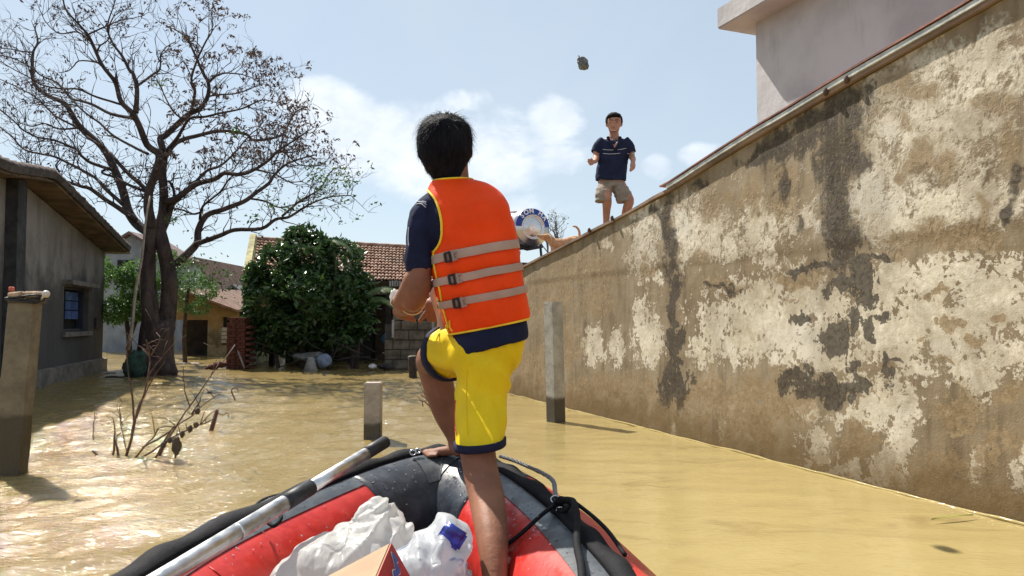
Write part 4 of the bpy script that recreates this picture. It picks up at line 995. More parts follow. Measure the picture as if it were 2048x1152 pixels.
def leafy_tree(name, label, base_px, d, blobs, n, size, lm, seed, trunkpx=(), cat='tree', aspect=.5, tr=None, part='crown'):
    rng = random.Random(seed); b = P(*base_px, d); root = thing(name, label, cat, (b.x, b.y, 0))
    bark = mat('brown_bark', (.06, .045, .038), .95, .4, 8, .5)
    for ln, r in trunkpx:
        sp = smoothpath([(p[0], p[1], d + rng.uniform(-.3, .3)) for p in ln], 3); bm = BM()
        tube(bm, [P(*p) for p in sp], [r / FPX * d * (1 - .55 * i / len(sp)) for i in range(len(sp))], 8); obj('trunk', bm, bark, root)
    pts = cloud(rng, blobs, n); leaves(part, pts, size, lm, root, rng, aspect=aspect)
    return root
leafy_tree('bushy_tree', 'dense dark green bushy tree in front of the tiled house', (620, 738), 17.3,
    [(612, 510, 62, 52, 17.4, 1.0), (560, 540, 55, 55, 17.3, .9), (672, 530, 58, 56, 17.4, .9), (530, 590, 42, 50, 17.2, .8), (615, 590, 85, 60, 17.0, 1.2), (690, 590, 52, 58, 17.2, .9), (590, 650, 75, 50, 17.3, .9), (680, 655, 62, 45, 17.3, .8), (540, 655, 36, 50, 17.4, .7), (720, 640, 28, 40, 17.2, .6), (600, 475, 26, 24, 17.4, .5), (640, 488, 24, 22, 17.4, .5), (510, 545, 20, 26, 17.2, .4), (735, 560, 12, 22, 17.2, .3), (498, 600, 12, 30, 17.2, .3), (502, 560, 14, 14, 17.1, .3), (580, 468, 10, 12, 17.4, .3), (618, 458, 8, 10, 17.3, .2), (668, 490, 10, 12, 17.3, .2), (700, 512, 14, 12, 17.3, .3), (728, 610, 22, 14, 17, .3), (745, 650, 12, 20, 17, .3), (505, 660, 16, 40, 17.3, .4), (596, 690, 90, 24, 17.6, .5)],
    22000, .16, leafmat('dark_leaf', (.024, .058, .016), (.055, .115, .028), .25, .30), 3,
    [([(612, 755), (606, 700), (612, 640), (605, 580), (612, 520)], 9), ([(700, 752), (708, 700), (700, 640), (690, 590)], 6), ([(608, 690), (570, 620), (552, 570)], 5), ([(610, 650), (650, 590), (668, 540)], 5), ([(560, 750), (550, 700), (545, 640)], 5)])
leafy_tree('acacia_bush', 'feathery bright green bush between old house and bare tree', (250, 735), 16.8,
    [(240, 570, 45, 40, 16.8, .8), (275, 560, 45, 45, 16.9, .8), (230, 620, 32, 30, 16.6, .6), (290, 610, 45, 35, 16.9, .7), (210, 545, 16, 30, 17, .4), (320, 540, 30, 40, 17.2, .5)],
    13000, .095, leafmat('bright_leaf', (.045, .11, .02), (.13, .25, .05), .45), 5, [([(262, 755), (258, 680), (250, 620), (245, 580)], 6), ([(258, 680), (280, 620), (290, 570)], 4)], cat='bush', aspect=.32, part='foliage')
leafy_tree('acacia_bush', 'feathery pale green bush growing behind the forked trunk', (390, 735), 18.6,
    [(375, 555, 40, 36, 18.6, .7), (350, 590, 26, 34, 18.6, .5), (410, 580, 28, 22, 18.6, .4), (395, 615, 30, 14, 18.4, .4), (345, 540, 18, 40, 18.6, .4)],
    5200, .095, leafmat('bright_leaf2', (.05, .11, .025), (.12, .22, .06), .45), 6, [([(372, 745), (368, 680), (372, 620), (378, 570)], 5)], cat='bush', aspect=.32, part='foliage')

def palm():
    d = 17.0; b = P(705, 735, d); root = thing('palm_plant', 'small palm with thin arching pale fronds beside the bushy tree', 'palm', (b.x, b.y, 0)); rng = random.Random(8)
    m = leafmat('palm_leaf', (.08, .13, .05), (.20, .26, .12), .3, .3)
    bm = BM(); tube(bm, [P(712, 750, d), P(716, 690, d), P(718, 640, d)], [.05, .045, .035], 7); obj('trunk', bm, mat('brown_bark', (.06, .05, .04)), root)
    for pts in ([(718, 640), (724, 605), (745, 580), (775, 574), (800, 582)], [(718, 640), (728, 615), (740, 598), (765, 595), (795, 612)], [(718, 640), (705, 600), (690, 580), (665, 585)], [(655, 640), (668, 580), (672, 520), (664, 480), (690, 486), (705, 505)]):
        sp = [P(p[0], p[1], d - .1) for p in smoothpath(pts, 5)]; V = []; F = []; bm = BM(); tube(bm, sp, [.018 * (1 - .7 * i / len(sp)) for i in range(len(sp))], 5)
        for i in range(5, len(sp)):
            for k in range(3):
                q = sp[i - 1].lerp(sp[i], k / 3); tg = (sp[i] - sp[i - 1]).normalized()
                for s in (-1, 1):
                    e = q + Vector((tg.x * .12, s * .16, -.14 + tg.z * .1)) * rng.uniform(.8, 1.2); w_ = tg * .014; v = [bm.verts.new(x) for x in (q - w_, q + w_, e)]; bm.faces.new(v)
        obj('frond', bm, m, root, False)
palm()
def far_sapling(px, py0, py1, d, seed, label):
    rng = random.Random(seed); b = P(px, py0, d); root = thing('bare_sapling', label, 'tree', (b.x, b.y, 0)); bm = BM(); m = mat('grey_twig', (.12, .10, .105), .9)
    zt = P(px, py1, d).z
    tube(bm, [Vector((b.x, b.y, -.5)), Vector((b.x + .1, b.y, zt * .5)), P(px, py0, d)], [.05, .04, .03], 6); obj('trunk', bm, m, root)
    V = BM(); tips = []
    def sh(p, dr, L_, r, g):
        q = p + dr * L_ * .5 + Vector((rng.gauss(0, .05), 0, rng.gauss(0, .05))); e = q + (dr + Vector((rng.gauss(0, .25), rng.gauss(0, .2), .1))).normalized() * L_ * .5
        tube(V, [p, q, e], [r, r * .8, r * .55], 4, False); tips.append(e)
        if g < 3:
            for k in range(2 + (rng.random() < .6)): sh(q.lerp(e, rng.random()), (dr + Vector((rng.gauss(0, .6), rng.gauss(0, .4), rng.gauss(.2, .3)))).normalized(), L_ * .62, r * .6, g + 1)
    H = (zt - b.z)
    for k in range(4): sh(P(px, py0, d), Vector((rng.gauss(0, .35), rng.gauss(0, .2), 1)).normalized(), H * .5, .014, 0)
    obj('branches', V, m, root)
    leaves('leaf_remnants', [t_ + Vector((rng.gauss(0, .03), 0, rng.gauss(0, .03))) for t_ in tips for _ in range(1) if rng.random() < .5], .06, leafmat('grey_leaf%d' % seed, (.10, .10, .09), (.16, .16, .13), .3), root, rng)
far_sapling(1118, 505, 412, 16, 3, 'thin leafless sapling rising behind the steel water tank')
far_sapling(1096, 505, 425, 17, 4, 'wispy leafless sapling close behind the tan dog')
far_sapling(462, 600, 560, 34, 6, 'faint leafless tree far behind the stone gable house')
# ================================================================== inflatable boat
def boat():
    root = thing('inflatable_boat', 'red and black inflatable rescue boat with wet rubber tubes', 'boat', (-.28, .8, 0))
    way = [(-.93, -1.9, .47), (-.93, -.6, .47), (-.92, .6, .48), (-.905, 1.3, .485), (-.885, 1.78, .495), (-.82, 2.16, .505), (-.615, 2.66, .535), (-.44, 2.89, .565), (-.27, 2.97, .58), (-.14, 2.90, .57), (-.01, 2.70, .545), (.11, 2.38, .525), (.20, 2.05, .505), (.26, 1.72, .495), (.29, 1.3, .485), (.31, .6, .48), (.32, -.6, .47), (.32, -1.9, .47)]
    sp = [Vector(p) for p in smoothpath(way, 10)]; n = len(sp); r = .215
    ctr = [Vector((p.x, p.y, p.z - r)) for p in sp]; tang = []; side = []
    for i in range(n):
        t = ctr[min(i + 1, n - 1)] - ctr[max(i - 1, 0)]; t.normalize(); tang.append(t); s = Vector((t.y, -t.x, 0)).normalized(); side.append(s)   # s points inboard (to the right of travel)
    def pt(i, deg, rad): a = math.radians(deg); return ctr[i] + side[i] * (math.cos(a) * rad) + Vector((0, 0, 1)) * (math.sin(a) * rad)
    def strip(name, i0, i1, a0, a1, rad, m, na=12, th=0.0, lab=None, closed=False):
        bm = BM()
        if closed: rings = [[pt(i, 360 * k / 36, rad) for k in range(36)] for i in range(i0, i1 + 1)]; loft(bm, rings)
        else:
            rings = []
            for i in range(i0, i1 + 1):
                o = [pt(i, a0 + (a1 - a0) * k / na, rad + (th if 0 < k < na else 0)) for k in range(na + 1)]; rings.append(o)
            loft(bm, rings, False, False)
        o = obj(name, bm, m, root)
        if lab: tag(o, lab)
        return o
    def rubber(name, col, col2, rough):
        t = NT(name); f = t.noise(5, 5, .6); w_ = t.noise(22, 5, .65); dr = t.voro(70)
        wet = t.rng(f, .48, .62); t.set(col=t.mix(t.rng(w_, .35, .7), col, col2), rough=t.math('ADD', t.math('MULTIPLY', t.math('SUBTRACT', 1.0, wet), .22), rough), spec=.5)
        t.bump(t.math('ADD', t.math('MULTIPLY', t.noise(9, 3, .5), .8), t.math('MULTIPLY', t.noise(60, 2, .5), .12)), .25, .02); return t.m
    red = rubber('red_rubber', (.46, .020, .016), (.56, .035, .026), .24); blk = rubber('navy_rubber', (.020, .024, .034), (.045, .052, .066), .22); gry = rubber('grey_rubber', (.035, .042, .052), (.075, .085, .095), .20)
    def idx(x, y): return min(range(n), key=lambda i: (sp[i].x - x) ** 2 + (sp[i].y - y) ** 2)
    iL = idx(-.60, 2.68); iR = idx(-.03, 2.70)
    strip('port_tube', 0, iL + 1, 0, 0, r, red, closed=True, lab='red rubber side tube with water drops'); strip('bow_tube', iL, iR, 0, 0, r + .004, blk, closed=True, lab='black rubber bow section')
    strip('starboard_tube', iR - 1, n - 1, 0, 0, r, red, closed=True)
    strip('crown_strip', 0, iL, 66, 116, r + .003, gry); strip('crown_strip', iR, n - 1, 66, 100, r + .003, gry)
    strap = mat('black_strap', (.010, .010, .012), .75, .3, 20, .3, spec=.15)
    bm = BM(); rings = []
    for i in range(0, n):
        k = 1.0; f_ = max(0, min(1, (i - n * .45) / (n * .1))); w1 = 84 + 0 * f_; w2 = 101 - 4 * f_
        rings.append([pt(i, w1, r + .001), pt(i, w1 + 1, r + .016), pt(i, w2 - 6, r + .024 + .006 * math.sin(i * .9)), pt(i, w2, r + .022 + .006 * math.sin(i * .9)), pt(i, w2 + 2, r + .001)])
    loft(bm, rings); obj('rubbing_strap', bm, strap, root)
    # seams on the inner face
    for i in (idx(.2, 2.28), idx(.3, 1.85), idx(-.86, 1.95)):
        bm = BM(); tube(bm, [pt(i, a, r + .0005) for a in range(-40, 66, 6)], .0022, 5); obj('seam', bm, red, root)
    # bow doubling patch
    strip('bow_patch', idx(-.40, 2.92), idx(-.16, 2.92), 40, 80, r + .0075, gry)
    # floor and keel
    bm = BM(); lo = [Vector((p.x + side[i].x * .05, p.y + side[i].y * .05, 0)) for i, p in enumerate(sp)][::6]
    loft(bm, [[v + Vector((0, 0, -.02)) for v in lo], [v + Vector((0, 0, .12)) for v in lo]]); obj('floor', bm, mat('floor_rubber', (.03, .033, .04), .6), root, False)
    bm = BM(); box(bm, (-.75, -1.9, .06), (.2, -1.84, .5), .01); obj('transom', bm, mat('transom_wood', (.2, .15, .1), .6), root, False)
    # rings and ropes
    steel = mat('steel_ring', (.55, .56, .58), .25, .1, 10, 0, metal=1.0)
    def ring(px, py, d, rr, th=.003, rot=0.0):
        c = P(px, py, d); bm = BM(); nn = ray(px, py).normalized(); x, y = frame_of(nn); k = 18
        tube(bm, [c + x * rr * math.cos(6.2832 * i / k) + y * rr * math.sin(6.2832 * i / k) * .8 for i in range(k + 1)], th, 6, False); obj('grommet', bm, steel, root)
    for a in ((826, 905, 2.86, .012), (836, 902, 2.87, .011), (1111, 999, 2.28, .014), (1122, 1022, 2.22, .014)): ring(*a)
    def rope(pts, rr, name='rope', m=None, braid=False):
        q = [P(*p) for p in smoothpath(pts, 6)]
        if not braid:
            bm = BM(); tube(bm, q, rr, 7); return obj(name, bm, m or strap, root)
        bm = BM(); tube(bm, q, rr * .8, 6); o = obj(name, bm, strap, root)
        dense = [P(*p) for p in smoothpath(pts, 26)]
        b2 = BM(); acc = 0; x = None; hp = []
        for i, p in enumerate(dense):
            t = (dense[min(i + 1, len(dense) - 1)] - dense[max(i - 1, 0)]).normalized(); x, y = frame_of(t)
            if i: acc += (p - dense[i - 1]).length
            hp.append((p, x, y, acc))
        for ph in (0, math.pi):
            tube(b2, [p + (x * math.cos(a * 420 + ph) + y * math.sin(a * 420 + ph)) * rr * .75 for p, x, y, a in hp], rr * .36, 5)
        obj('rope_strand', b2, mat('pale_strand', (.22, .22, .23), .7), o); return o
    rope([(1000, 912, 2.76), (1030, 922, 2.68), (1060, 935, 2.58), (1088, 948, 2.5), (1106, 962, 2.42), (1110, 980, 2.36), (1112, 996, 2.28)], .0075, braid=True)
    rope([(1116, 1002, 2.26), (1140, 1000, 2.2), (1172, 1022, 2.12), (1200, 1046, 2.05), (1222, 1070, 1.98), (1250, 1110, 1.86)], .006)
    rope([(1112, 1008, 2.25), (1085, 1028, 2.18), (1050, 1060, 2.15), (1018, 1086, 2.15), (990, 1105, 2.2)], .0065)
    rope([(1116, 1006, 2.25), (1132, 1000, 2.2), (1148, 1006, 2.15), (1154, 1040, 2.05), (1154, 1090, 1.915), (1162, 1130, 1.79), (1166, 1190, 1.66)], .0105, 'hanging_strap')
    rope([(1105, 1012, 2.25), (1122, 996, 2.23), (1140, 1010, 2.18), (1122, 1024, 2.2), (1110, 1006, 2.26)], .0065, 'knot')
    rope([(404, 1085, 2.02), (430, 1056, 2.10), (470, 1034, 2.2), (505, 1020, 2.28), (540, 1000, 2.38), (585, 985, 2.48)], .0075, braid=True)
    rope([(500, 1035, 2.2), (520, 1004, 2.35), (560, 990, 2.44), (600, 985, 2.48)], .0065); rope([(530, 1040, 2.16), (548, 1052, 2.12), (562, 1036, 2.15), (556, 1026, 2.2)], .006)
    # water drops on the tubes
    rng = random.Random(12); bm = BM(); tpl = BM(); bmesh.ops.create_icosphere(tpl, subdivisions=1, radius=1); tv = [v.co.copy() for v in tpl.verts]; tf = [[v.index for v in f.verts] for f in tpl.faces]; tpl.free()
    V = []; F = []
    for k in range(620):
        i = rng.randrange(idx(-.9, 1.2), idx(.35, 1.3)); a = rng.gauss(72, 20)
        if not 20 < a < 130 or 82 < a < 108: continue
        c = pt(i, a, r + .003 + (.003 if iL <= i <= iR else 0)); nn = (c - ctr[i]).normalized(); s = rng.uniform(.001, .0034) * (1 if rng.random() < .93 else 1.8); b = len(V); x, y = frame_of(nn); e = rng.uniform(.8, 1.7)
        for v in tv: V.append(c + x * v.x * s * e + y * v.y * s + nn * v.z * s * .5)
        F += [tuple(b + j for j in f) for f in tf]
    t = NT('water_drop'); t.set(col=(1, 1, 1), rough=.02, trans=.0, spec=.9); t.b.inputs['Transmission Weight'].default_value = 1.0; t.b.inputs['IOR'].default_value = 1.33
    o = pyobj('water_drops', V, F, t.m, root); tag(o, kind='stuff')
    return root, sp
BOAT, BSP = boat()

def oar():
    a = P(770, 884, 2.56); b = P(330, 1152, 1.72); u = (b - a).normalized(); L0 = (b - a).length; end = a + u * (L0 + .9)
    root = thing('oar', 'long aluminium oar shaft with black grip laid on the boat tube', 'oar', end)
    al = NT('brushed_aluminium'); n = al.noise(40, 3, .6, al.mapping((1, 1, 1))); al.set(col=al.mix(al.rng(n, .3, .7), (.58, .59, .60), (.72, .73, .74)), metal=1.0, rough=al.rng(n, .3, .7, .32, .46)); al.bump(n, .08, .003)
    blk = mat('oar_grip', (.02, .022, .026), .5, .3, 20, .2)
    def seg(name, t0, t1, r0, r1, m, k=2, rnd=False):
        bm = BM(); pts = [a + u * (t0 + (t1 - t0) * i / k) for i in range(k + 1)]; rr = [r0 + (r1 - r0) * i / k for i in range(k + 1)]
        if rnd: pts = [a - u * .008, a - u * .002] + pts; rr = [r0 * .45, r0 * .85] + rr
        tube(bm, pts, rr, 20); return obj(name, bm, m, root)
    seg('grip', 0, .115, .0215, .0215, blk, rnd=True); seg('shaft', .113, .44, .0195, .0195, al.m); seg('collar', .40, .515, .0238, .0238, blk); seg('shaft', .505, L0 + .5, .0225, .0225, al.m)
    seg('joint_ring', .69, .70, .0232, .0232, al.m)
    bm = BM(); c = a + u * (L0 + .7); side = u.cross(Vector((0, 0, 1))).normalized(); up = side.cross(u); obox(bm, c, u * .24, side * .08, up * .012, .008); obj('blade', bm, blk, root, False)
oar()

# ================================================================== bags and box in the bow
def plastic(name, col, extra=None):
    t = NT(name); n = t.noise(7, 5, .6); c = t.mix(t.rng(n, .35, .7), tuple(Vector(col) * .92), col)
    if extra:
        m_ = t.rng(t.noise(5.0, 3, .5, t.mapping((1, 1, 2.4), (.4, .3, .2)), .8), .56, .62); c = t.mix(t.math('MULTIPLY', m_, .75), c, extra)
    t.set(col=c, rough=.34, spec=.4, sss=.6); t.b.inputs['Subsurface Radius'].default_value = (.03, .03, .03); tr = t.new('ShaderNodeBsdfTranslucent'); t.ln(c, tr.inputs[0]); mx = t.new('ShaderNodeMixShader'); mx.inputs[0].default_value = .55
    w_ = t.math('ADD', t.rng(t.voro(14, t.mapping((1, 1, .5)), 'DISTANCE_TO_EDGE'), 0, .12), t.math('MULTIPLY', t.noise(30, 3, .5, t.mapping((1.4, 1, .35)), 1.5), .8)); t.bump(w_, .35, .008)
    t.ln(t.b.outputs[0], mx.inputs[1]); t.ln(tr.outputs[0], mx.inputs[2]); t.ln(mx.outputs[0], t.out.inputs[0]); return t.m
def bag(name, label, lobes, knot, d, m, seed, amp=.1, voxel=.0075):
    """a filled thin bag: merged lobes, folds running to the knot"""
    bm = BM()
    for (px, py, rx, ry, dd, dr) in lobes: ell(bm, P(px, py, d + dd), (rx / FPX * d, dr, ry / FPX * d), seg=14)
    me = remesh(bm, voxel, 5); K = P(*knot, d - .02)
    V = [v.co.copy() for v in me.vertices]; NN = [v.normal.copy() for v in me.vertices]
    for v, c, nn in zip(me.vertices, V, NN):
        q = c - K; L_ = q.length; a1 = math.atan2(q.x, q.z + 1e-6); a2 = math.atan2(q.y, q.z + 1e-6)
        fold = math.sin(a1 * 9 + 5 * fbm(c, 4, 2) + seed) * .5 + math.sin(a2 * 11 + 4 * fbm(c, 5, 2)) * .35
        rid = mnoise.ridged_multi_fractal(c * 11 + Vector((seed, 0, 0)), .9, 2.1, 4, 1, 2) * .4 - .5
        cr = 1 - abs(fbm(c + Vector((seed, 1, 2)), 5.0, 2)) * 2.2
        vd, vp = mnoise.voronoi(Vector((c.x * 13 + seed, c.y * 13, c.z * 8)) + Vector((.8, .6, .9)) * fbm(c, 5, 2)); vd2, vp2 = mnoise.voronoi(c * 27 + Vector((seed, 3, 1)))
        cr2 = 1 - abs(fbm(c + Vector((2, seed, 5)), 11, 2)) * 2.6
        v.co = c + nn * (amp * (.055 * (1 - abs(math.sin(a1 * 5 + 2.5 * fbm(c, 3, 2) + seed)) * 1.6) * (.35 + .65 * min(1, .10 / (L_ + .02))) + .03 * fold * min(1, .1 / (L_ + .02)) + .034 * max(cr, -.8) + .012 * max(cr2, -.5)) - .007 * min(vd[1] - vd[0], .5) - .0025 * min(vd2[1] - vd2[0], .5))
    o = link(name, me, m, None, True); lo = min(v.co.z for v in me.vertices); c = P(lobes[0][0], lobes[0][1], d); based(o, (c.x, c.y, lo)); tag(o, label, 'bag'); return o
wb = plastic('white_plastic', (.80, .80, .78)); wb2 = plastic('printed_plastic', (.74, .77, .80), (.10, .15, .45))
bag('plastic_bag', 'big crumpled white plastic bag lying in the boat bow', [(760, 1062, 58, 52, .1, .15), (735, 1110, 90, 70, .05, .17), (790, 1115, 55, 60, .05, .14), (655, 1125, 70, 48, -.02, .13), (600, 1165, 58, 45, -.06, .12), (750, 1022, 30, 28, .1, .06), (822, 1062, 12, 22, .06, .04), (722, 1024, 12, 16, .08, .04), (700, 1200, 160, 80, 0, .2)], (770, 1010), 2.08, wb, 1.0, .24)
bag('plastic_bag', 'shiny white plastic bag with blue print beside the standing leg', [(880, 1105, 58, 58, .02, .13), (900, 1070, 36, 36, .03, .09), (850, 1130, 60, 50, -.03, .12), (870, 1200, 80, 80, 0, .16)], (880, 1160), 2.02, wb2, 3.0, .24, .0075)
def packet():
    c = P(905, 1072, 1.95); bm = BM(); nn = -ray(905, 1072).normalized(); x = Vector((1, 0, 0)); x = (x - nn * x.dot(nn)).normalized(); y = nn.cross(x)
    obox(bm, c - nn * .02, (x * .8 - y * .5).normalized() * .034, (y * .8 + x * .5).normalized() * .026, nn * .012, .006)
    bmesh.ops.subdivide_edges(bm, edges=bm.edges[:], cuts=3, use_grid_fill=True)
    for v in bm.verts: v.co += nn * .012 * fbm(v.co, 30, 3)
    o = obj('food_packet', bm, mat('blue_foil', (.02, .045, .36), .28, .5, 30, .3, spec=.7)); based(o, c); tag(o, 'shiny dark blue packet showing through the torn plastic bag', 'packet')
packet()
def carton():
    A = P(781, 1085, 1.70); e1 = Vector((-.8803546, .04969776, -.47170531)); e2 = Vector((-.0039704, -.99523296, -.09744534)); e3 = Vector((.47429949, .08391359, -.87635524))
    L1, L2, L3 = .36, .26, .2
    root = thing('cardboard_box', 'tan cardboard carton with red printed side tilted among the bags', 'box', A + e3 * L3 + e1 * L1 * .5)
    cb = mat('cardboard', (.38, .255, .16), .85, .14, 5, .25, .004)
    bm = BM(); c = A + e1 * L1 / 2 + e2 * L2 / 2 + e3 * L3 / 2; obox(bm, c, e1 * L1 / 2, e2 * L2 / 2, e3 * L3 / 2, .003); obj('carton', bm, cb, root, False)
    off = -e1 * .0025
    bm = BM(); q = [A + e2 * .002 + e3 * .002, A + e2 * (L2 - .002) + e3 * .002, A + e2 * (L2 - .002) + e3 * (L3 - .002), A + e2 * .002 + e3 * (L3 - .002)]
    loft(bm, [[x + off for x in q], [x + off * .3 for x in q]]); obj('printed_side', bm, mat('red_print', (.40, .022, .024), .45, .2, 6, .1), root, False)
    def deco(pts, rr, m, k):                        # plain wavy ornament, no figure
        sp = smoothpath(pts, 5); V = []; F = []
        for i, p in enumerate(sp):
            t = sp[min(i + 1, len(sp) - 1)] - sp[max(i - 1, 0)]; t = t / (np.linalg.norm(t) + 1e-9); nx = np.array([-t[1], t[0]]); w_ = rr * (1 + .35 * math.sin(i * .9))
            for s in (-1, 1): a = p + nx * s * w_; V.append(A + e2 * a[0] + e3 * a[1] - e1 * k)
        for i in range(len(sp) - 1): F.append((2 * i, 2 * i + 1, 2 * i + 3, 2 * i + 2))
        pyobj('print_mark', V, F, m, root, False)
    wv = [(.03, .022), (.05, .03), (.06, .045), (.085, .045), (.10, .06), (.13, .055), (.15, .075)]
    deco(wv, .0125, mat('pale_ink', (.62, .60, .60), .5, .1, 10, 0), .0040); deco(wv, .0095, mat('blue_ink', (.045, .085, .30), .45, .2, 10, 0), .0055)
carton()
# ================================================================== people
def skinmat(name, col):
    t = NT(name); n = t.noise(9, 5, .6); f = t.noise(120, 3, .6); c = Vector(col)
    t.set(col=t.mix(t.rng(n, .3, .7), tuple(c * .78), tuple(c * 1.14)), rough=.58, spec=.28, sss=.10)
    t.b.inputs['Subsurface Radius'].default_value = (.012, .005, .003); v = t.noise(34, 5, .7, t.mapping((1, 1, .4))); t.bump(t.math('ADD', f, t.math('MULTIPLY', v, 1.5)), .35, .003); return t.m
def cloth(name, col, rough=.85, var=.15, wr=.35, sheen=.0):
    t = NT(name); n = t.noise(8, 4, .6); w_ = t.noise(7, 4, .55, t.mapping((1, 1, .55)), .8); f = t.noise(260, 2, .5); c = Vector(col)
    t.set(col=t.mix(t.rng(n, .3, .7), tuple(c * (1 - var)), tuple(c * (1 + var))), rough=rough, spec=.2, sheen=sheen)
    t.bump(t.math('ADD', w_, t.math('MULTIPLY', f, .05)), wr, .03); return t.m
def tubepx(bm, pts, n=12, k=3, flat=None, caps=True):
    """pts: px, py, depth, radius px"""
    sp = smoothpath(pts, k); q = [P(p[0], p[1], p[2]) for p in sp]; r = [p[3] / FPX * p[2] for p in sp]
    if flat: r = [(x, x * flat) for x in r]
    tube(bm, q, r, n)
    for i in ((0, -1) if caps else ()): ell(bm, q[i], (r[i] if not flat else r[i][0],) * 3, seg=10)
def ellpx(bm, px, py, d, rx, ry, rd, M=None, seg=16): u = d / FPX; ell(bm, P(px, py, d), (rx * u, rd * u, ry * u), M, seg)
RT = Vector((1, 0, 0))
def ringpx(row, D, n=96, ex=2.5, sc=1.0, add=0.0):
    cx, cy, hw, tilt, hb, dz = row; d = D + dz; u = d / FPX; c = P(cx, cy, d); a = math.radians(tilt); sd = RT * math.cos(a) - UP * math.sin(a); tw = -FWD; o = []
    for k in range(n):
        th = 2 * math.pi * k / n; co, si = math.cos(th), math.sin(th); x = math.copysign(abs(co) ** (2 / ex), co); y = math.copysign(abs(si) ** (2 / ex), si)
        o.append(c + sd * (x * (hw * u * sc + add)) + tw * (y * (hb * u * sc + add)))
    return o
def rowat(rows, t):
    """interpolate rows (Catmull-Rom) at fractional index"""
    i = min(int(t), len(rows) - 2); f = t - i; p = [np.array(rows[max(0, min(len(rows) - 1, j))], float) for j in (i - 1, i, i + 1, i + 2)]
    return .5 * ((2 * p[1]) + (-p[0] + p[2]) * f + (2 * p[0] - 5 * p[1] + 4 * p[2] - p[3]) * f * f + (-p[0] + 3 * p[1] - 3 * p[2] + p[3]) * f ** 3)

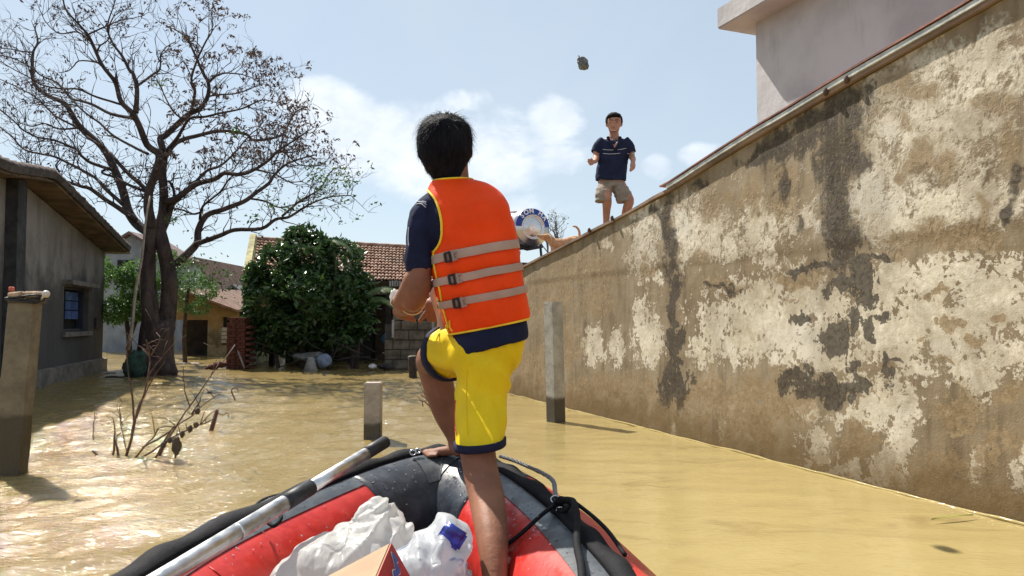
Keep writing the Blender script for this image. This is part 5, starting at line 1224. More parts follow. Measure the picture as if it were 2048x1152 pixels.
def rescuer():
    D = 2.6; root = thing('person', 'person in orange life vest and yellow shorts stepping onto the boat bow', 'person', (P(985, 1150, 2.55).x, P(985, 1150, 2.55).y, .05))
    skin = skinmat('tan_skin', (.25, .108, .062))
    # ---------------- body, one continuous surface
    b = BM()
    ellpx(b, 892, 292, D + .03, 44, 56, 52); ellpx(b, 893, 322, D + .10, 34, 38, 30); ellpx(b, 896, 318, D + .12, 7, 10, 8)      # skull, jaw, nose (turned away)
    ellpx(b, 941, 305, D + .03, 5, 14, 9); ellpx(b, 845, 305, D + .03, 5, 14, 9)
    tubepx(b, [(906, 322, D + .04, 29), (909, 352, D + .03, 29), (912, 385, D + .02, 29)])
    loft(b, [ringpx(r_, D, 32, 2.2) for r_ in ((980, 700, 50, -10, 42, 0), (968, 620, 62, -10, 50, 0), (952, 540, 68, -10, 56, 0), (938, 460, 70, -10, 58, .01), (926, 415, 66, -10, 48, .015), (914, 385, 36, -8, 30, .02))])
    # left arm: hanging, elbow near, forearm forward
    tubepx(b, [(862, 420, D, 25), (848, 480, D - .03, 24), (840, 540, D - .05, 25), (836, 575, D - .05, 25.5), (826, 598, D - .02, 25)], 14)
    tubepx(b, [(836, 578, D - .05, 25), (828, 600, D + .03, 23), (818, 612, D + .12, 17), (812, 616, D + .16, 16)], 14)
    tubepx(b, [(830, 560, D - .05, 24), (812, 590, D - .02, 19), (803, 605, D + .03, 18)], 12)
    # left hand, half closed
    hd = D + .17
    tubepx(b, [(812, 614, hd - .03, 17), (808, 618, hd + .02, 18), (806, 622, hd + .06, 17)], 12, flat=.8)
    for (p0, p1, p2, r) in (((795, 612), (790, 624), (796, 631), 6.2), ((802, 622), (798, 631), (806, 635), 6.2), ((812, 626), (810, 636), (818, 638), 6.0), ((822, 626), (822, 637), (829, 641), 5.6)):
        tubepx(b, [(*p0, hd + .05, r + .6), (*p1, hd + .07, r), (*p2, hd + .05, r - 1.0)], 8)
    tubepx(b, [(800, 604, hd, 7), (790, 600, hd + .03, 6.5), (786, 606, hd + .05, 5.5)], 8)
    # right arm bent in front of the chest, open hand past the vest
    tubepx(b, [(970, 425, D + .06, 28), (972, 500, D + .16, 26), (960, 560, D + .27, 24), (930, 590, D + .30, 20), (888, 602, D + .31, 15)], 12)
    rd = D + .31
    tubepx(b, [(888, 602, rd, 14), (872, 606, rd, 17), (862, 610, rd, 15)], 10, flat=.6)
    for (p0, p1, p2, r) in (((862, 612), (851, 627), (839, 643), 5.6), ((868, 618), (862, 631), (857, 641), 5.4), ((874, 618), (872, 632), (868, 643), 5.2), ((880, 616), (882, 628), (880, 638), 4.6)):
        tubepx(b, [(*p0, rd, r + .8), (*p1, rd - .01, r), (*p2, rd - .005, r - .9)], 8)
    tubepx(b, [(876, 600, rd, 7), (864, 592, rd + .02, 6), (854, 588, rd + .03, 5)], 8)
    # standing (right) leg
    tubepx(b, [(978, 705, D - .02, 44), (965, 780, D - .04, 43), (957, 860, D - .12, 38), (955, 905, D - .18, 36)], 16)
    tubepx(b, [(955, 900, D - .18, 36), (962, 945, D - .22, 35.5), (974, 1000, D - .30, 36), (984, 1070, D - .44, 33), (989, 1140, D - .53, 27), (993, 1225, D - .60, 22), (994, 1290, D - .62, 21)], 16)
    ellpx(b, 950, 905, D - .15, 28, 26, 30)
    tubepx(b, [(994, 1330, D - .62, 24), (990, 1335, D - .54, 22), (985, 1322, D - .47, 20), (982, 1312, D - .43, 16)], 12, flat=.7)
    # raised (left) leg on the bow tube
    tubepx(b, [(955, 695, D, 44), (915, 702, D + .12, 45), (885, 712, D + .22, 42), (868, 722, D + .30, 38)], 16)
    tubepx(b, [(868, 722, D + .30, 37), (872, 750, D + .30, 33), (882, 790, D + .29, 30), (894, 832, D + .28, 25), (908, 868, D + .27, 18), (914, 888, D + .26, 16)], 16)
    ellpx(b, 858, 716, D + .32, 24, 26, 24)
    tubepx(b, [(917, 898, D + .24, 16), (900, 901, D + .26, 14), (878, 903, D + .28, 12), (862, 905, D + .29, 9)], 12, flat=.75)
    for k in range(5): tubepx(b, [(866 + k * 1.5, 902 + k * 2.3, D + .295 - .012 * k, 5.4 - .3 * k), (851 + k * 2.0, 903 + k * 2.4, D + .305 - .012 * k, 5.0 - .4 * k), (846 + k * 2.4, 905 + k * 2.4, D + .305 - .012 * k, 4.2 - .35 * k)], 8)
    me = remesh(b, .0058, 5); body = link('body', me, skin, root); tag(body, 'tanned bare arms, legs and neck')
    # ---------------- vest
    rows = [(978, 654, 80, -11, 66, .0), (976, 645, 84, -11, 72, .0), (972, 625, 86, -11, 76, .0), (966, 594, 86.5, -11, 78, .0), (959, 572, 89, -11, 81, .0), (956, 551, 87.5, -11, 79, .0), (952, 528, 89, -11, 81, .0), (950, 507, 86.5, -11, 79, .0), (944, 478, 88, -11, 82, .01), (938, 450, 88, -11, 82, .01), (931, 420, 85, -12, 78, .015), (924, 397, 76, -11, 68, .02), (916, 378, 62, -9, 54, .02), (909, 367, 48, -5, 43, .02), (906, 362, 40, -3, 38, .02)]
    NV, NU = 110, 140; vs = []; fs = []
    for j in range(NV + 1):
        row = rowat(rows, (len(rows) - 1) * j / NV); rg = ringpx(row, D, NU, 2.5); c = sum((Vector(p) for p in rg), Vector()) / NU
        for p in rg:
            nn = (p - c).normalized(); vs.append(p + nn * (.0045 * fbm(p, 9, 3) + .0035 * mnoise.noise(Vector((p.x * 8, p.y * 8, p.z * 26)))))
    for j in range(NV):
        for k in range(NU): a = j * NU + k; bb = j * NU + (k + 1) % NU; fs.append((a + NU, bb + NU, bb, a))
    bv = BVHTree.FromPolygons(vs, fs)
    pip = [(851, 377), (862, 388), (872, 402), (880, 425), (884, 450), (883, 475), (877, 492), (868, 504)]
    seam = [(868, 504), (869, 530), (873, 550), (879, 575), (885, 605), (891, 632), (898, 655)]
    pp = smoothpath(pip, 6); ys = [p[1] for p in pp]; xs = [p[0] for p in pp]
    keep = []
    for f in fs:
        c = sum((vs[i] for i in f), Vector()) / len(f); x, y, d = pxof(c)
        if 378 < y < 504 and x < np.interp(y, ys, xs) - .5: continue
        keep.append(f)
    top = [NV * NU + k for k in range(NU)]
    orange = cloth('orange_nylon', (.90, .064, .003), .6, .08, .5)
    ve = pyobj('life_vest', vs, keep, orange, root); tag(ve, 'bright orange foam life vest with yellow piping'); sol = ve.modifiers.new('thick', 'SOLIDIFY'); sol.thickness = .012; sol.offset = -1; sol.use_rim = True
    yel = mat('yellow_piping', (.85, .60, .03), .6, .1, 20, .1)
    def drape(path, rr, m, name, par, off=.002, k=8):
        pts = []
        for p in smoothpath(path, k):
            l, nn = hit(bv, p[0], p[1], off)
            if l is not None: pts.append(l)
        if len(pts) > 2: bm = BM(); tube(bm, pts, rr, 7); return obj(name, bm, m, par)
    drape(pip, .0042, yel, 'piping', ve); drape(seam, .0036, yel, 'piping', ve); drape([(893, 650), (899, 668)], .003, yel, 'piping', ve)
    drape([(900, 641), (901, 655), (906, 662)], .003, yel, 'piping', ve)
    bm = BM(); hr = ringpx(rowat(rows, .35), D, NU, 2.5, 1.0, .002); tube(bm, hr + [hr[0]], .0038, 6, False); obj('piping', bm, yel, ve)
    bm = BM(); hr = ringpx(rowat(rows, len(rows) - 1.02), D, 60, 2.3, 1.0, .0); tube(bm, hr + [hr[0]], .0038, 6, False); obj('piping', bm, yel, ve)
    # ---------------- webbing straps with slider buckles
    web = cloth('grey_webbing', (.44, .31, .255), .8, .1, .1); bk = mat('black_buckle', (.015, .015, .017), .35, .2, 10, 0); gp = mat('grey_buckle', (.34, .26, .23), .4, .1, 10, 0)
    for t0, bx, by in ((7.0, 901, 514), (5.0, 909, 558), (3.0, 918, 605)):
        rings = []
        for q in (-.0, .22, .5, .78, 1.0):
            tt = t0 - .34 + .68 * q if t0 > 3.5 else t0 - .26 + .52 * q; base = ringpx(rowat(rows, tt), D, NU, 2.5, 1.0, .0055 if q in (0, 1) else .0075); rings.append([p + Vector((0, 0, .002 * fbm((p.x * 10, p.y * 10, t0), 1, 2))) for p in base])
        bm = BM(); loft(bm, rings, False); st = obj('strap', bm, web, ve)
        l, nn = hit(bv, bx, by, .012); x = (RT - nn * RT.dot(nn)).normalized(); a = math.radians(11); y = nn.cross(x); x2 = x * math.cos(a) + y * math.sin(a); y2 = y * math.cos(a) - x * math.sin(a)
        if y2.z < 0: y2 = -y2
        if x2.x < 0: x2 = -x2
        u = D / FPX; bm = BM()
        def bar(ca, cb, ha, hb, th): obox(bm, l + x2 * ca * u + y2 * cb * u, x2 * ha * u, y2 * hb * u, nn * th, .0012)
        bar(-8, 0, 2.4, 9, .003); bar(2, 0, 2.0, 11, .003); bar(-3, 8.5, 5.5, 1.8, .003); bar(-3, -8.5, 5.5, 1.8, .003); obj('buckle', bm, bk, st, False)
        bm = BM(); bar(9, 0, 2.2, 10, .0035); bar(13, 7, 4, 2, .003); bar(13, -7, 4, 2, .003); obj('slider', bm, gp, st, False)
    # loose strap ends hanging at the front edge
    pk = cloth('pale_webbing', (.62, .47, .40), .8, .1, .1)
    for path in ([(872, 575, D + .13), (866, 590, D + .14), (872, 612, D + .14), (880, 640, D + .13), (878, 664, D + .13)], [(880, 570, D + .1), (872, 582, D + .12), (884, 600, D + .1)], [(889, 615, D + .05), (884, 640, D + .06), (888, 668, D + .05), (886, 690, D + .05)]):
        q = [P(*p) for p in smoothpath(path, 6)]; bm = BM(); wv = Vector((.011, .004, 0)); V = []
        rings = [[p - wv, p + wv, p + wv + FWD * .003, p - wv + FWD * .003] for p in q]; loft(bm, rings); obj('loose_strap', bm, pk, ve)
    bm = BM(); obox(bm, P(877, 606, D + .06), RT * .005, FWD * .004, UP * .02, .002); obj('whistle', bm, mat('green_plastic', (.10, .45, .12), .4), ve)
    # ---------------- shirt
    b = BM(); R = [ringpx(rowat(rows, (len(rows) - 1) * j / 30), D, 48, 2.3, .93) for j in range(0, 30)]; loft(b, R)
    hem = [(983, 694, 75, -14, 69, -.01), (981, 672, 77, -13, 71, -.005), (976, 645, 76, -11, 66, 0), (970, 620, 78, -11, 68, 0)]
    loft(b, [ringpx(rowat(hem, 3 * j / 8), D, 48, 2.2) for j in range(9)])
    tubepx(b, [(872, 408, D + .005, 27), (853, 430, D - .01, 33), (846, 470, D - .025, 34), (842, 505, D - .035, 32.5), (839, 531, D - .045, 30.5)], 16)
    tubepx(b, [(965, 410, D + .05, 28), (970, 440, D + .08, 30), (972, 500, D + .15, 29)], 14)
    me = remesh(b, .008, 3)
    navy = cloth('navy_cotton', (.013, .017, .046), .9, .25, .6)
    for v in me.vertices: v.co += v.normal * (.0035 * fbm(v.co, 14, 3) + .003 * mnoise.noise(v.co * 30))
    sh = link('shirt', me, navy, root); tag(sh, 'dark navy short sleeved shirt'); sb = bvh_of(me) if False else BVHTree.FromPolygons([v.co + WL[root.name] for v in me.vertices], [list(p.vertices) for p in me.polygons])
    wm = mat('white_stripe', (.5, .52, .58), .8, .1, 10, 0)
    for path in ([(832, 403), (845, 405), (853, 410)], [(833, 409), (842, 408), (852, 415)], [(845, 403), (853, 405)], [(818, 455), (817, 475), (818, 492)]):
        pts = [hit(sb, p[0], p[1], .0015)[0] for p in smoothpath(path, 5)]; pts = [p for p in pts if p is not None]
        if len(pts) > 2: bm = BM(); tube(bm, pts, .0022, 5); obj('stripe', bm, wm, sh)
    # ---------------- shorts
    b = BM()
    pel = [(980, 668, 66, -12, 60, -.005), (980, 690, 69, -10, 64, -.01), (975, 720, 68, -6, 64, -.015), (967, 760, 57, -3, 58, -.03), (962, 800, 52.5, -3, 56, -.06), (961, 845, 50, -4, 57, -.12), (960, 888, 48, -5, 56, -.175)]
    loft(b, [ringpx(rowat(pel, 6 * j / 36), D, 48, 2.15) for j in range(37)])
    tubepx(b, [(960, 694, D - .02, 58), (928, 700, D + .06, 56), (904, 704, D + .13, 53), (897, 706, D + .155, 51)], 18)
    me = remesh(b, .0075, 3)
    for v in me.vertices:
        c = v.co; x, y, d = pxof(c); band = math.exp(-((y - 745) / 40) ** 2)
        fold = math.sin((y * .95 - x * .35) * .105 + 3 * fbm(c, 5, 2)) * .0085 * band + .0035 * (1 - 2.4 * abs(fbm(c + Vector((1, 2, 0)), 6.5, 2))) + .0065 * fbm(c + Vector((3, 0, 0)), 7, 3) + .003 * math.sin(x * .2 + 4 * fbm(c, 4, 2)) * (1 - band)
        v.co = c + v.normal * fold
    shm = cloth('yellow_nylon', (.80, .56, .008), .55, .07, .45); so_ = link('shorts', me, shm, root); tag(so_, 'yellow sports shorts with navy hem')
    nv = cloth('navy_trim', (.014, .016, .04), .8)
    bm = BM(); loft(bm, [ringpx((960, yy, hw, -5, hw + 8, -.175), D, 48, 2.15) for yy, hw in ((879, 49), (880, 53), (893, 53), (895, 51), (895, 46.5))], False); obj('hem', bm, nv, so_)
    c0 = P(903, 705, D + .135); c1 = P(891, 707, D + .175); ax = (c1 - c0).normalized(); bm = BM(); tube(bm, [c0, c0 + ax * .002, c1 - ax * .002, c1], [53 / FPX * 2.75, 57 / FPX * 2.75, 56.5 / FPX * 2.77, 52 / FPX * 2.77], 32, False); obj('hem', bm, nv, so_)
    # side seam and red piping on the standing leg
    sbv = BVHTree.FromPolygons([v.co + WL[root.name] for v in me.vertices], [list(p.vertices) for p in me.polygons])
    for path, rr, m in (([(934, 740), (933, 800), (936, 870)], .0014, shm), ([(912, 800), (909, 830), (913, 870)], .0022, mat('red_piping', (.6, .05, .03), .6))):
        pts = [hit(sbv, p[0], p[1], .0008)[0] for p in smoothpath(path, 8)]; pts = [p for p in pts if p is not None]
        if len(pts) > 2: bm = BM(); tube(bm, pts, rr, 5); obj('side_seam', bm, m, so_)
    # ---------------- hair
    hr = [(888, 231, 14), (890, 236, 30), (891, 243, 40), (890, 254, 49.5), (889, 274, 55.5), (890, 294, 56), (890, 312, 53), (889, 328, 44.5), (892, 344, 38), (897, 356, 32), (899, 363, 29)]
    rings = []; n = 64
    for j in range(41):
        cx, cy, hw = rowat(hr, 10 * j / 40); o = []
        for k in range(n):
            th = 2 * math.pi * k / n; co, si = math.cos(th), math.sin(th); bk_ = hw * (1.05 if si > 0 else (.95 if cy < 262 else .25)); u = D / FPX
            p = P(cx, cy, D + .02) + RT * co * hw * u - FWD * si * bk_ * u; p += (p - P(892, 296, D + .02)).normalized() * (.004 * fbm(p, 25, 3)); o.append(p)
        rings.append(o)
    t = NT('black_hair'); nz = t.noise(60, 4, .6, t.mapping((1, 1, .2))); t.set(col=t.mix(t.rng(nz, .35, .7), (.004, .004, .007), (.012, .012, .017)), rough=.7, spec=.12); t.bump(t.noise(220, 2, .5, t.mapping((1, 1, .12))), .7, .006)
    bm = BM(); loft(bm, rings); ha = obj('hair', bm, t.m, root); tag(ha, 'short thick black hair')
    rng = random.Random(77); V = []; F = []
    crown = P(893, 250, D - .05); cen = P(891, 296, D + .02)
    for k in range(5000):
        j = int(41 * rng.random() ** 1.25 * .97) if k > 700 else rng.randrange(0, 13); i = rng.randrange(n); p = rings[min(j, 40)][i]; nn = (p - cen).normalized()
        if nn.dot(FWD) > .55: continue
        fl = (p - crown); fl = fl - nn * fl.dot(nn)
        if fl.length < 1e-4: fl = RT.copy()
        fl.normalize(); fl = (fl + Vector((rng.gauss(0, .28), rng.gauss(0, .2), -.35 + rng.gauss(0, .2)))).normalized()
        lowk = max(0, min(1, (j - 18) / 10)); topk = max(0, 1 - j / 16); L_ = rng.uniform(.02, .045) * (1 + .7 * topk); lift = rng.uniform(.05, .28) + .9 * topk * rng.random()
        if k <= 700: L_ *= 1.25; lift = rng.uniform(.25, .95)
        L_ *= 1 - .72 * lowk; lift *= 1 - .9 * lowk
        w_ = rng.uniform(.0007, .0018); sd = nn.cross(fl).normalized(); b0 = len(V); q = p - nn * .004
        for s in range(4):
            f = s / 3; c = q + fl * L_ * f + nn * L_ * lift * (f - .55 * f * f) + Vector((0, 0, -.012 * f * f)) + sd * .006 * rng.gauss(0, 1) * f * f; ww = w_ * (1 - .85 * f); V += [c - sd * ww, c + sd * ww]
        for s in range(3): F.append((b0 + 2 * s, b0 + 2 * s + 1, b0 + 2 * s + 3, b0 + 2 * s + 2))
    tag(pyobj('hair_strands', V, F, t.m, ha, False), kind='stuff')
    # ---------------- white cloth / bangle at the left wrist
    bm = BM(); c = P(824, 606, D + .09); nn = (P(812, 616, D + .2) - P(834, 585, D)).normalized(); x, y = frame_of(nn); k = 28
    tube(bm, [c + (x * math.cos(6.2832 * i / k) + y * math.sin(6.2832 * i / k)) * .043 for i in range(k + 1)], .004, 6, False); o = obj('bangle', bm, mat('pale_bangle', (.62, .46, .30), .25, .1, 10, 0, spec=.7), root)
rescuer()
o = obj('tissue_wad', crumple(P(789, 596, 2.84), (.017, .02, .034), 2.7, .55, 4), wb, None); based(o, P(789, 596, 2.84)); tag(o, 'small crumpled white plastic held in the lowered left hand', 'plastic')

# ------------------------------------------------------------------ man on the roof
def roofman():
    foot = wallpt(1213, 447, .34); D = (foot - CAM).dot(FWD); sF = (foot - WA).dot(WU); zr = wtop(sF) + .036
    root = thing('person', 'smiling person in navy polo shirt and khaki shorts standing on the roof edge', 'person', (foot.x, foot.y, zr))
    skin = skinmat('warm_skin', (.42, .22, .15))
    def yz(z, d): return 576 - FPX * ((Vector((0, 0, z)) - CAM) + Vector((0, d * math.cos(TH), 0))).dot(UP) / d     # px row of a height at depth d
    b = BM()
    ellpx(b, 1228, 244, D, 14.8, 19, 17); ellpx(b, 1228, 255, D - .02, 11.5, 12.5, 13); ellpx(b, 1227.5, 251, D - .125, 2.6, 4.2, 4)
    ellpx(b, 1243, 249, D + .01, 2.2, 5, 3.4); ellpx(b, 1213, 249, D + .01, 2.2, 5, 3.4)
    tubepx(b, [(1228, 260, D + .01, 9), (1228, 280, D + .01, 10.5)]); loft(b, [ringpx(r_, D, 28, 2.2) for r_ in ((1222, 362, 24, 0, 15, .01), (1225, 330, 24, 0, 14, .01), (1228, 295, 25, 0, 13, .01), (1228, 280, 22, 0, 10, .02), (1228, 272, 9, 0, 9, .02))])
    # arms
    tubepx(b, [(1203, 287, D, 6), (1193, 300, D - .02, 6.5), (1193, 312, D - .03, 6.8), (1192, 319, D - .12, 5.8), (1190, 323, D - .22, 4.6)], 10)
    hd = D - .27; tubepx(b, [(1190, 323, hd + .03, 4.6), (1186, 325, hd - .01, 5.4), (1184, 325, hd - .03, 4.8)], 8, flat=.7)
    for (x0, y0, x1, y1, x2, y2) in ((1184, 322, 1179, 319, 1176, 318), (1183, 324, 1178, 323, 1175, 323), (1184, 326, 1179, 327, 1177, 328), (1186, 328, 1182, 330, 1181, 331)): tubepx(b, [(x0, y0, hd - .03, 2.0), (x1, y1, hd - .05, 1.8), (x2, y2, hd - .06, 1.4)], 6)
    tubepx(b, [(1188, 322, hd, 2.2), (1184, 319, hd - .02, 1.9), (1182, 316, hd - .04, 1.5)], 6)
    tubepx(b, [(1253, 287, D, 6), (1262, 300, D - .02, 6.5), (1263, 312, D - .03, 6.8), (1266, 318, D - .10, 6.0), (1266, 324, D - .16, 4.8)], 10)
    hr = D - .18; tubepx(b, [(1266, 324, hr, 4.8), (1265, 329, hr - .03, 5.4), (1264, 332, hr - .04, 4.6)], 8, flat=.7)
    for (x0, y0, x1, y1, x2, y2) in ((1262, 331, 1261, 336, 1259, 341), (1264, 332, 1263, 337, 1261, 343), (1266, 332, 1266, 337, 1264, 342), (1267, 331, 1269, 335, 1268, 339)): tubepx(b, [(x0, y0, hr - .04, 2.0), (x1, y1, hr - .06, 1.8), (x2, y2, hr - .06, 1.4)], 6)
    tubepx(b, [(1268, 326, hr, 2.2), (1270, 331, hr - .05, 1.9), (1269, 334, hr - .07, 1.5)], 6)
    # legs, knees bent
    zy = yz(zr + .05, D)
    tubepx(b, [(1210, 366, D, 14), (1210, 382, D - .10, 12.5), (1213, 394, D - .18, 10.5), (1214, 408, D - .14, 9.5), (1213, 424, D - .06, 7.8), (1212, zy - 6, D, 5.6)], 12)
    tubepx(b, [(1236, 366, D, 14), (1246, 384, D - .08, 12.5), (1258, 400, D - .14, 10.5), (1255, 414, D - .08, 9.5), (1250, 428, D, 7.5), (1247, zy - 8, D + .06, 5.6)], 12)
    for fx, dd, dx in ((1212, 0, -3), (1247, .06, 4)): tubepx(b, [(fx, zy - 2, D + dd + .03, 6), (fx + dx * .5, zy + 1, D + dd - .06, 5.5), (fx + dx, zy + 3, D + dd - .14, 4.5)], 10, flat=.7)
    me = remesh(b, .0095, 3); bo = link('body', me, skin, root); tag(bo, 'tanned face, neck, arms and bare legs')
    # face
    dk = mat('eye_dark', (.02, .014, .012), .4, .1, 10, 0); lip = mat('lip', (.36, .13, .10), .5, .1, 10, 0); tooth = mat('teeth', (.62, .58, .52), .4, .05, 10, 0)
    bvf = BVHTree.FromPolygons([v.co + WL[root.name] for v in me.vertices], [list(p.vertices) for p in me.polygons])
    def on(px, py, off=.001):
        l, nn = hit(bvf, px, py, off); return l if l is not None else P(px, py, D - .1)
    for ex in (1221.5, 1234):
        bm = BM(); u = D / FPX; ell(bm, on(ex, 244), (2.3 * u, .004, .7 * u), seg=10); obj('eye', bm, dk, bo)
        bm = BM(); tube(bm, [on(ex - 4, 240.6, .002), on(ex, 239.4, .003), on(ex + 4, 240.6, .002)], .0038, 6); obj('eyebrow', bm, dk, bo)
    bm = BM(); tube(bm, [on(1221, 259.5, .002), on(1224, 261.5, .002), on(1228, 262.2, .003), on(1232, 261.5, .002), on(1235, 259.5, .002)], .007, 6); obj('mouth', bm, lip, bo)
    bm = BM(); tube(bm, [on(1223, 259.8, .004), on(1228, 260.8, .005), on(1233, 259.8, .004)], .0045, 6); obj('teeth', bm, tooth, bo)
    # hair cap
    hb = BM(); ellpx(hb, 1228, 240, D + .035, 16.8, 15.5, 17.5); ellpx(hb, 1228, 233, D - .03, 14.5, 7, 14); ellpx(hb, 1214, 242, D + .01, 3, 9, 8); ellpx(hb, 1242.5, 242, D + .01, 3, 9, 8)
    for (x, y) in ((1217, 233.5), (1223, 231), (1230, 230.5), (1237, 232.5)): ellpx(hb, x, y, D - .075, 4, 3.2, 4)
    me = remesh(hb, .009, 2)
    for v in me.vertices: v.co += v.normal * .006 * fbm(v.co, 40, 2)
    ha = link('hair', me, MT.get('roof_hair') or mat('roof_hair', (.008, .007, .009), .8, .4, 60, .5, spec=.15), root)
    # polo shirt
    b = BM(); rows = [(1222, 362, 31, 2, 23, 0), (1222, 350, 31, 2, 21, 0), (1224, 330, 30, 1, 20, 0), (1227, 310, 31, 0, 20, 0), (1228, 295, 32, 0, 20, 0), (1228, 286, 32, 0, 19, .01), (1228, 281, 26, 0, 15, .02), (1228, 277, 14, 0, 10, .05)]
    loft(b, [ringpx(rowat(rows, 7 * j / 28), D, 36, 2.3) for j in range(29)])
    tubepx(b, [(1208, 282, D, 11), (1198, 291, D - .01, 11.5), (1192, 306, D - .02, 11.5)], 12, caps=False); tubepx(b, [(1248, 282, D, 11), (1257, 291, D - .01, 11), (1262, 306, D - .02, 11)], 12, caps=False)
    me = remesh(b, .011, 3)
    for v in me.vertices: v.co += v.normal * (.010 * fbm(v.co, 6, 3) + .004 * fbm(v.co, 16, 2))
    # cut the open collar
    pol = cloth('polo_navy', (.014, .020, .052), .9, .25, .5)
    sh = link('polo_shirt', me, pol, root); tag(sh, 'navy polo shirt with two thin pale chest stripes')
    sbv = BVHTree.FromPolygons([v.co + WL[root.name] for v in me.vertices], [list(p.vertices) for p in me.polygons])
    def os_(px, py, off): l, nn = hit(sbv, px, py, off); return l if l is not None else P(px, py, D - .12)
    V = [os_(x, y, .004) for x, y in ((1218, 277), (1222, 278), (1228, 278), (1234, 278), (1238, 277), (1236.5, 283), (1232.5, 292), (1229.5, 299), (1226.5, 292), (1220, 283))]
    bm = BM(); f = [bm.verts.new(p) for p in V]; bm.faces.new(f); r = bmesh.ops.extrude_face_region(bm, geom=bm.faces[:]); bmesh.ops.translate(bm, vec=-FWD * .004, verts=[v for v in r['geom'] if isinstance(v, bmesh.types.BMVert)]); bmesh.ops.recalc_face_normals(bm, faces=bm.faces[:]); obj('open_neck', bm, skin, sh, False)
    for path in ([(1216, 274), (1218.5, 283), (1225.5, 294), (1229.5, 301)], [(1240, 274), (1238.5, 283), (1233.5, 293), (1229.5, 301)]):
        bm = BM(); q = [os_(p[0], p[1], .010) for p in smoothpath(path, 4)]; tube(bm, q, [.022 - .014 * i / len(q) for i in range(len(q))], 7); obj('collar', bm, pol, sh)
    st = mat('pale_stripe', (.42, .44, .5), .8, .1, 10, 0)
    for path in ([(1206, 299), (1216, 300), (1227, 300)], [(1235, 299.5), (1244, 298.5), (1252, 296.5)], [(1206, 307), (1222, 308), (1240, 306.5)], [(1186, 304.5), (1192, 307), (1199, 307)], [(1254, 307), (1262, 308), (1268, 306)]):
        q = [os_(p[0], p[1], .004) for p in smoothpath(path, 5)]; bm = BM(); tube(bm, q, .0042, 5); obj('stripe', bm, st, sh)
    # shorts
    b = BM(); loft(b, [ringpx(r_, D, 32, 2.2) for r_ in ((1222, 374, 25, 0, 17, -.02), (1222, 366, 27, 0, 18, 0), (1222, 357, 26, 0, 16, 0))]); tubepx(b, [(1211, 370, D, 14), (1208, 382, D - .08, 15.5), (1207, 394, D - .14, 15.5), (1206, 405, D - .15, 16)], 16, caps=False); tubepx(b, [(1235, 370, D, 14.5), (1242, 382, D - .06, 16.5), (1248, 394, D - .10, 16), (1250, 404, D - .11, 16.5)], 16, caps=False)
    me = remesh(b, .011, 3)
    for v in me.vertices: v.co += v.normal * (.014 * fbm(v.co, 7, 3) + .004 * math.sin(v.co.z * 90 + 5 * fbm(v.co, 5, 2)))
    tag(link('shorts', me, cloth('khaki_cotton', (.27, .225, .18), .9, .2, .5), root), 'baggy khaki shorts')
roofman()

def dog():
    f = wallpt(1112, 500, .32); D = (f - CAM).dot(FWD); s0 = (f - WA).dot(WU); zr = wtop(s0) + .036
    root = thing('dog', 'tan short-haired dog looking over the roof edge with raised curled tail', 'dog', (f.x, f.y, zr)); b = BM()
    def low(px): # roof row under a column, behind the verge
        p = wallpt(px, 500, .32); s = (p - WA).dot(WU); q = W3(s, wtop(s) + .036, .32); return pxof(q)[1]
    tubepx(b, [(1106, 486, D, 9.5), (1116, 488, D, 11), (1130, 486, D + .08, 9.5), (1146, 481, D + .16, 9.5), (1156, 478, D + .2, 7)], 12)
    tubepx(b, [(1106, 484, D, 8.5), (1100, 478, D - .02, 8), (1094, 475, D - .03, 7.5)], 10); ellpx(b, 1093, 475, D - .04, 8.5, 7.6, 7.5)
    tubepx(b, [(1089, 474, D - .06, 5.2), (1082, 473, D - .10, 4.0), (1077, 472, D - .13, 3.0)], 9); ellpx(b, 1084, 477, D - .1, 5, 2.4, 3)
    ellpx(b, 1099, 472, D - .02, 3.2, 6.0, 2); ellpx(b, 1090, 469, D + .02, 2.4, 4.0, 2)
    for px, dd in ((1106, -.04), (1113, .05)):
        l = low(px); tubepx(b, [(px, 490, D + dd, 5.5), (px - 1, (490 + l) / 2, D + dd, 3.8), (px, l - 3, D + dd, 3.0), (px - 3, l - 1, D + dd - .02, 3.0)], 8)
    for px, dd in ((1148, .12), (1154, .22)):
        l = low(px); tubepx(b, [(px, 482, D + dd, 8), (px - 3, 488, D + dd, 6), (px + 3, max(494, l - 10), D + dd, 3.6), (px, max(l, 497), D + dd, 3)], 8)
    tubepx(b, [(1156, 476, D + .2, 3.2), (1159, 468, D + .21, 2.8), (1157, 459, D + .2, 2.6), (1151, 453, D + .2, 2.3), (1146, 453, D + .2, 1.7)], 8)
    me = remesh(b, .0085, 3); t = NT('tan_fur'); n = t.noise(14, 4, .6); f2 = t.noise(90, 4, .6, t.mapping((1, 1, .4)))
    t.set(col=t.mix(t.rng(t.math('ADD', t.math('MULTIPLY', n, .6), t.math('MULTIPLY', f2, .4)), .35, .65), (.40, .195, .095), (.58, .34, .19)), rough=.9, spec=.2, sheen=.2); t.bump(f2, .6, .01)
    bo = link('body', me, t.m, root); dk = mat('dog_nose', (.02, .015, .015), .4, .1, 10, 0)
    bm = BM(); ellpx(bm, 1075.5, 471.5, D - .14, 1.8, 1.6, 1.8, seg=8); obj('nose', bm, dk, root); bm = BM(); ellpx(bm, 1089, 472, D - .085, 1.2, 1.2, 1, seg=8); obj('eye', bm, dk, root)
    bm = BM(); bm2 = tubepx(bm, [(1100, 470, D - .08, .9), (1103, 478, D - .1, .9), (1102, 487, D - .06, .9)], 5); obj('collar', bm, mat('pale_collar', (.62, .45, .33), .8), root)
dog()

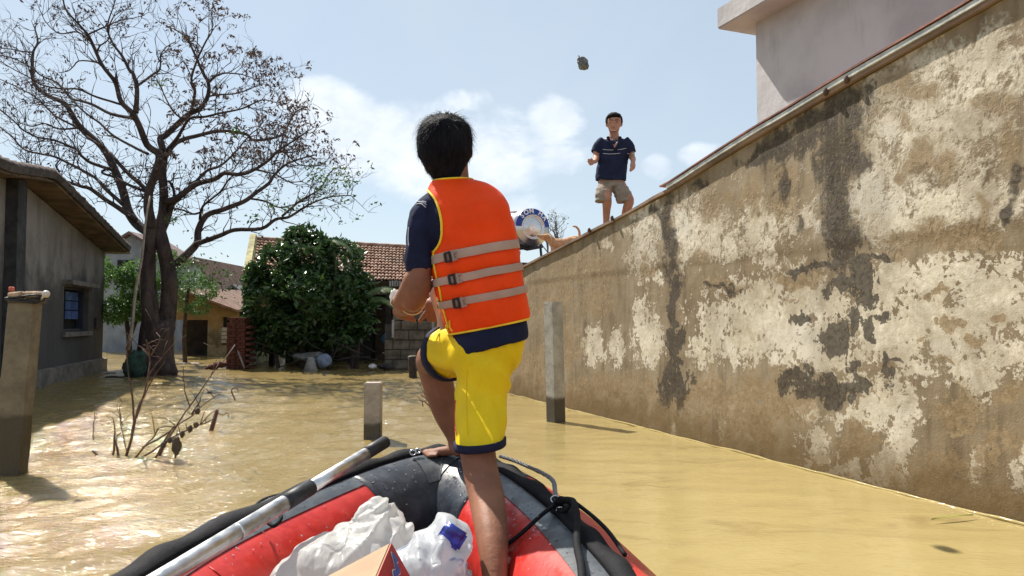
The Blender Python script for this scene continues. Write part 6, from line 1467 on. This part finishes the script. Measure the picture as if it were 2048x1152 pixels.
# ------------------------------------------------------------------ steel tank, thrown parcel
def tank():
    D = 13.0; c = P(1063, 455, D); u = D / FPX; R_ = 39 * u; ax = Vector((-.42, .9, -.02)).normalized(); x = Vector((ax.y, -ax.x, 0)).normalized(); z = x.cross(ax).normalized()
    if z.z < 0: z = -z
    root = thing('water_tank', 'horizontal stainless steel water tank with blue label ring on a stand', 'tank', (c.x, c.y, c.z - R_ - .3))
    st = NT('stainless_steel'); n = st.noise(6, 3, .5); st.set(col=(.62, .60, .60), metal=1.0, rough=st.rng(n, .3, .7, .2, .32))
    def prof(name, pr, m, par=root, n=48):
        bm = BM(); rings = [[c + ax * a + (x * math.cos(6.2832 * k / n) + z * math.sin(6.2832 * k / n)) * r for k in range(n)] for a, r in pr]; loft(bm, rings); return obj(name, bm, m, par)
    prof('shell', [(.0, R_ * .985), (.02, R_), (.5, R_), (.52, R_ * 1.012), (.54, R_), (1.0, R_), (1.45, R_), (1.55, R_ * .9), (1.6, R_ * .5)], st.m)
    prof('end_dish', [(-.002, R_ * .98), (-.035, R_ * .93), (-.055, R_ * .66), (-.07, R_ * .64), (-.075, R_ * .6), (-.055, R_ * .57), (-.05, R_ * .50), (-.075, R_ * .47), (-.075, R_ * .40), (-.095, R_ * .36), (-.09, R_ * .2), (-.1, R_ * .12), (-.1, .01)], st.m)
    def arcband(name, r0, r1, a0, a1, off0, off1, m, par):
        V = []; F = []; k = 40
        for i in range(k + 1):
            a = math.radians(a0 + (a1 - a0) * i / k); d = x * math.cos(a) + z * math.sin(a)
            for r, o in ((r0, off0), ((r0 + r1) / 2, (off0 + off1) / 2 - .004), (r1, off1)): V.append(c + ax * o + d * R_ * r)
        for i in range(k):
            for j in range(2): F.append((3 * i + j, 3 * i + j + 1, 3 * i + 4 + j, 3 * i + 3 + j))
        return pyobj(name, V, F, m, par)
    lb = arcband('label', .675, .965, 2, 178, -.072, -.046, mat('label_blue', (.015, .04, .26), .4, .1, 10, 0), root)
    wt = mat('label_white', (.75, .76, .78), .5, .05, 10, 0)
    txt = 'SON HA'; angs = [139, 118, 96, 78, 58, 37]
    for ch, a in zip(txt, angs):
        if ch == ' ': continue
        cu = bpy.data.curves.new('t', 'FONT'); cu.body = ch; cu.size = R_ * .34; cu.align_x = 'CENTER'; cu.align_y = 'CENTER'; cu.extrude = .003; cu.offset = .004
        to = bpy.data.objects.new('t', cu); C.objects.link(to); me = bpy.data.meshes.new_from_object(to.evaluated_get(bpy.context.evaluated_depsgraph_get())); bpy.data.objects.remove(to)
        ar = math.radians(a); rad = x * math.cos(ar) + z * math.sin(ar); tan = x * math.sin(ar) - z * math.cos(ar); p = c + rad * R_ * .82 - ax * .068
        me.transform(Matrix(((tan.x, rad.x, -ax.x, p.x), (tan.y, rad.y, -ax.y, p.y), (tan.z, rad.z, -ax.z, p.z), (0, 0, 0, 1)))); link('letter', me, wt, lb, False)
    fr = mat('dark_steel', (.03, .028, .032), .5, .3, 10, .1)
    for k in (.15, 1.2):
        for s in (-1, 1):
            bm = BM(); p = c + ax * k + x * s * R_ * .7; q = p + Vector((0, 0, -R_ - .32)) + x * s * .05; tube(bm, [p - Vector((0, 0, R_ * .55)), q], .025, 6); obj('leg', bm, fr, root)
        bm = BM(); a = c + ax * k - x * R_ * .85 - Vector((0, 0, R_ * .9)); b = c + ax * k + x * R_ * .85 - Vector((0, 0, R_ * .9)); tube(bm, [a, a.lerp(b, .5) - Vector((0, 0, .06)), b], .03, 6); obj('cradle', bm, fr, root)
    # plinth roof it stands on
    zt = c.z - R_ - .31; bm = BM(); p = c + ax * .7; obox(bm, Vector((p.x, p.y, (zt - .5) / 2 + .0)), x * .75, ax.cross(Vector((0, 0, 1))).cross(Vector((0, 0, 1))) * 1.1, Vector((0, 0, (zt + .5) / 2)), .01)
    o = obj('tank_tower', bm, mat('tower_dark', (.05, .042, .048), .9, .4, 4, .4), None, False); based(o, (p.x, p.y, -.5)); tag(o, 'dark masonry tower block carrying the steel water tank', 'tower')
    bm = BM(); a = P(1020, 424, D + .3); tube(bm, [a, P(1034, 424, D + .2)], .014, 6); obj('pipe', bm, mat('pipe_rust', (.25, .12, .10), .7), root)
tank()
def parcel():
    d = 5.4; c = P(1166, 127, d); u = d / FPX; bm = BM(); bmesh.ops.create_icosphere(bm, subdivisions=4, radius=1)
    for v in bm.verts:
        q = v.co.copy(); f = 1 / max(abs(q.x) ** 4 + abs(q.y) ** 4 + abs(q.z) ** 4, 1e-6) ** .25; w_ = Vector((q.x * f * 10 * u, q.y * f * 8 * u, q.z * f * 12 * u))
        w_ = w_ * (1 + .16 * fbm(q + Vector((2, 1, 0)), 2.2, 4) + .06 * fbm(q, 6, 2)); w_.x += w_.z * -.18; v.co = c + w_
    o = obj('wrapped_parcel', bm, mat('grey_foil', (.11, .115, .12), .38, .55, 40, .5, spec=.6)); based(o, c)
    bm = BM(); k = c + Vector((-.022, 0, .045)); tube(bm, [k, k + Vector((-.006, 0, .01)), k + Vector((-.014, 0, .012))], [.006, .003, .008], 7); obj('knot', bm, mat('white_litter', (.6, .6, .6)), o)
    tag(o, 'small dark plastic-wrapped parcel flying through the air', 'parcel')
parcel()
bpy.data.scenes.remove(TMP)
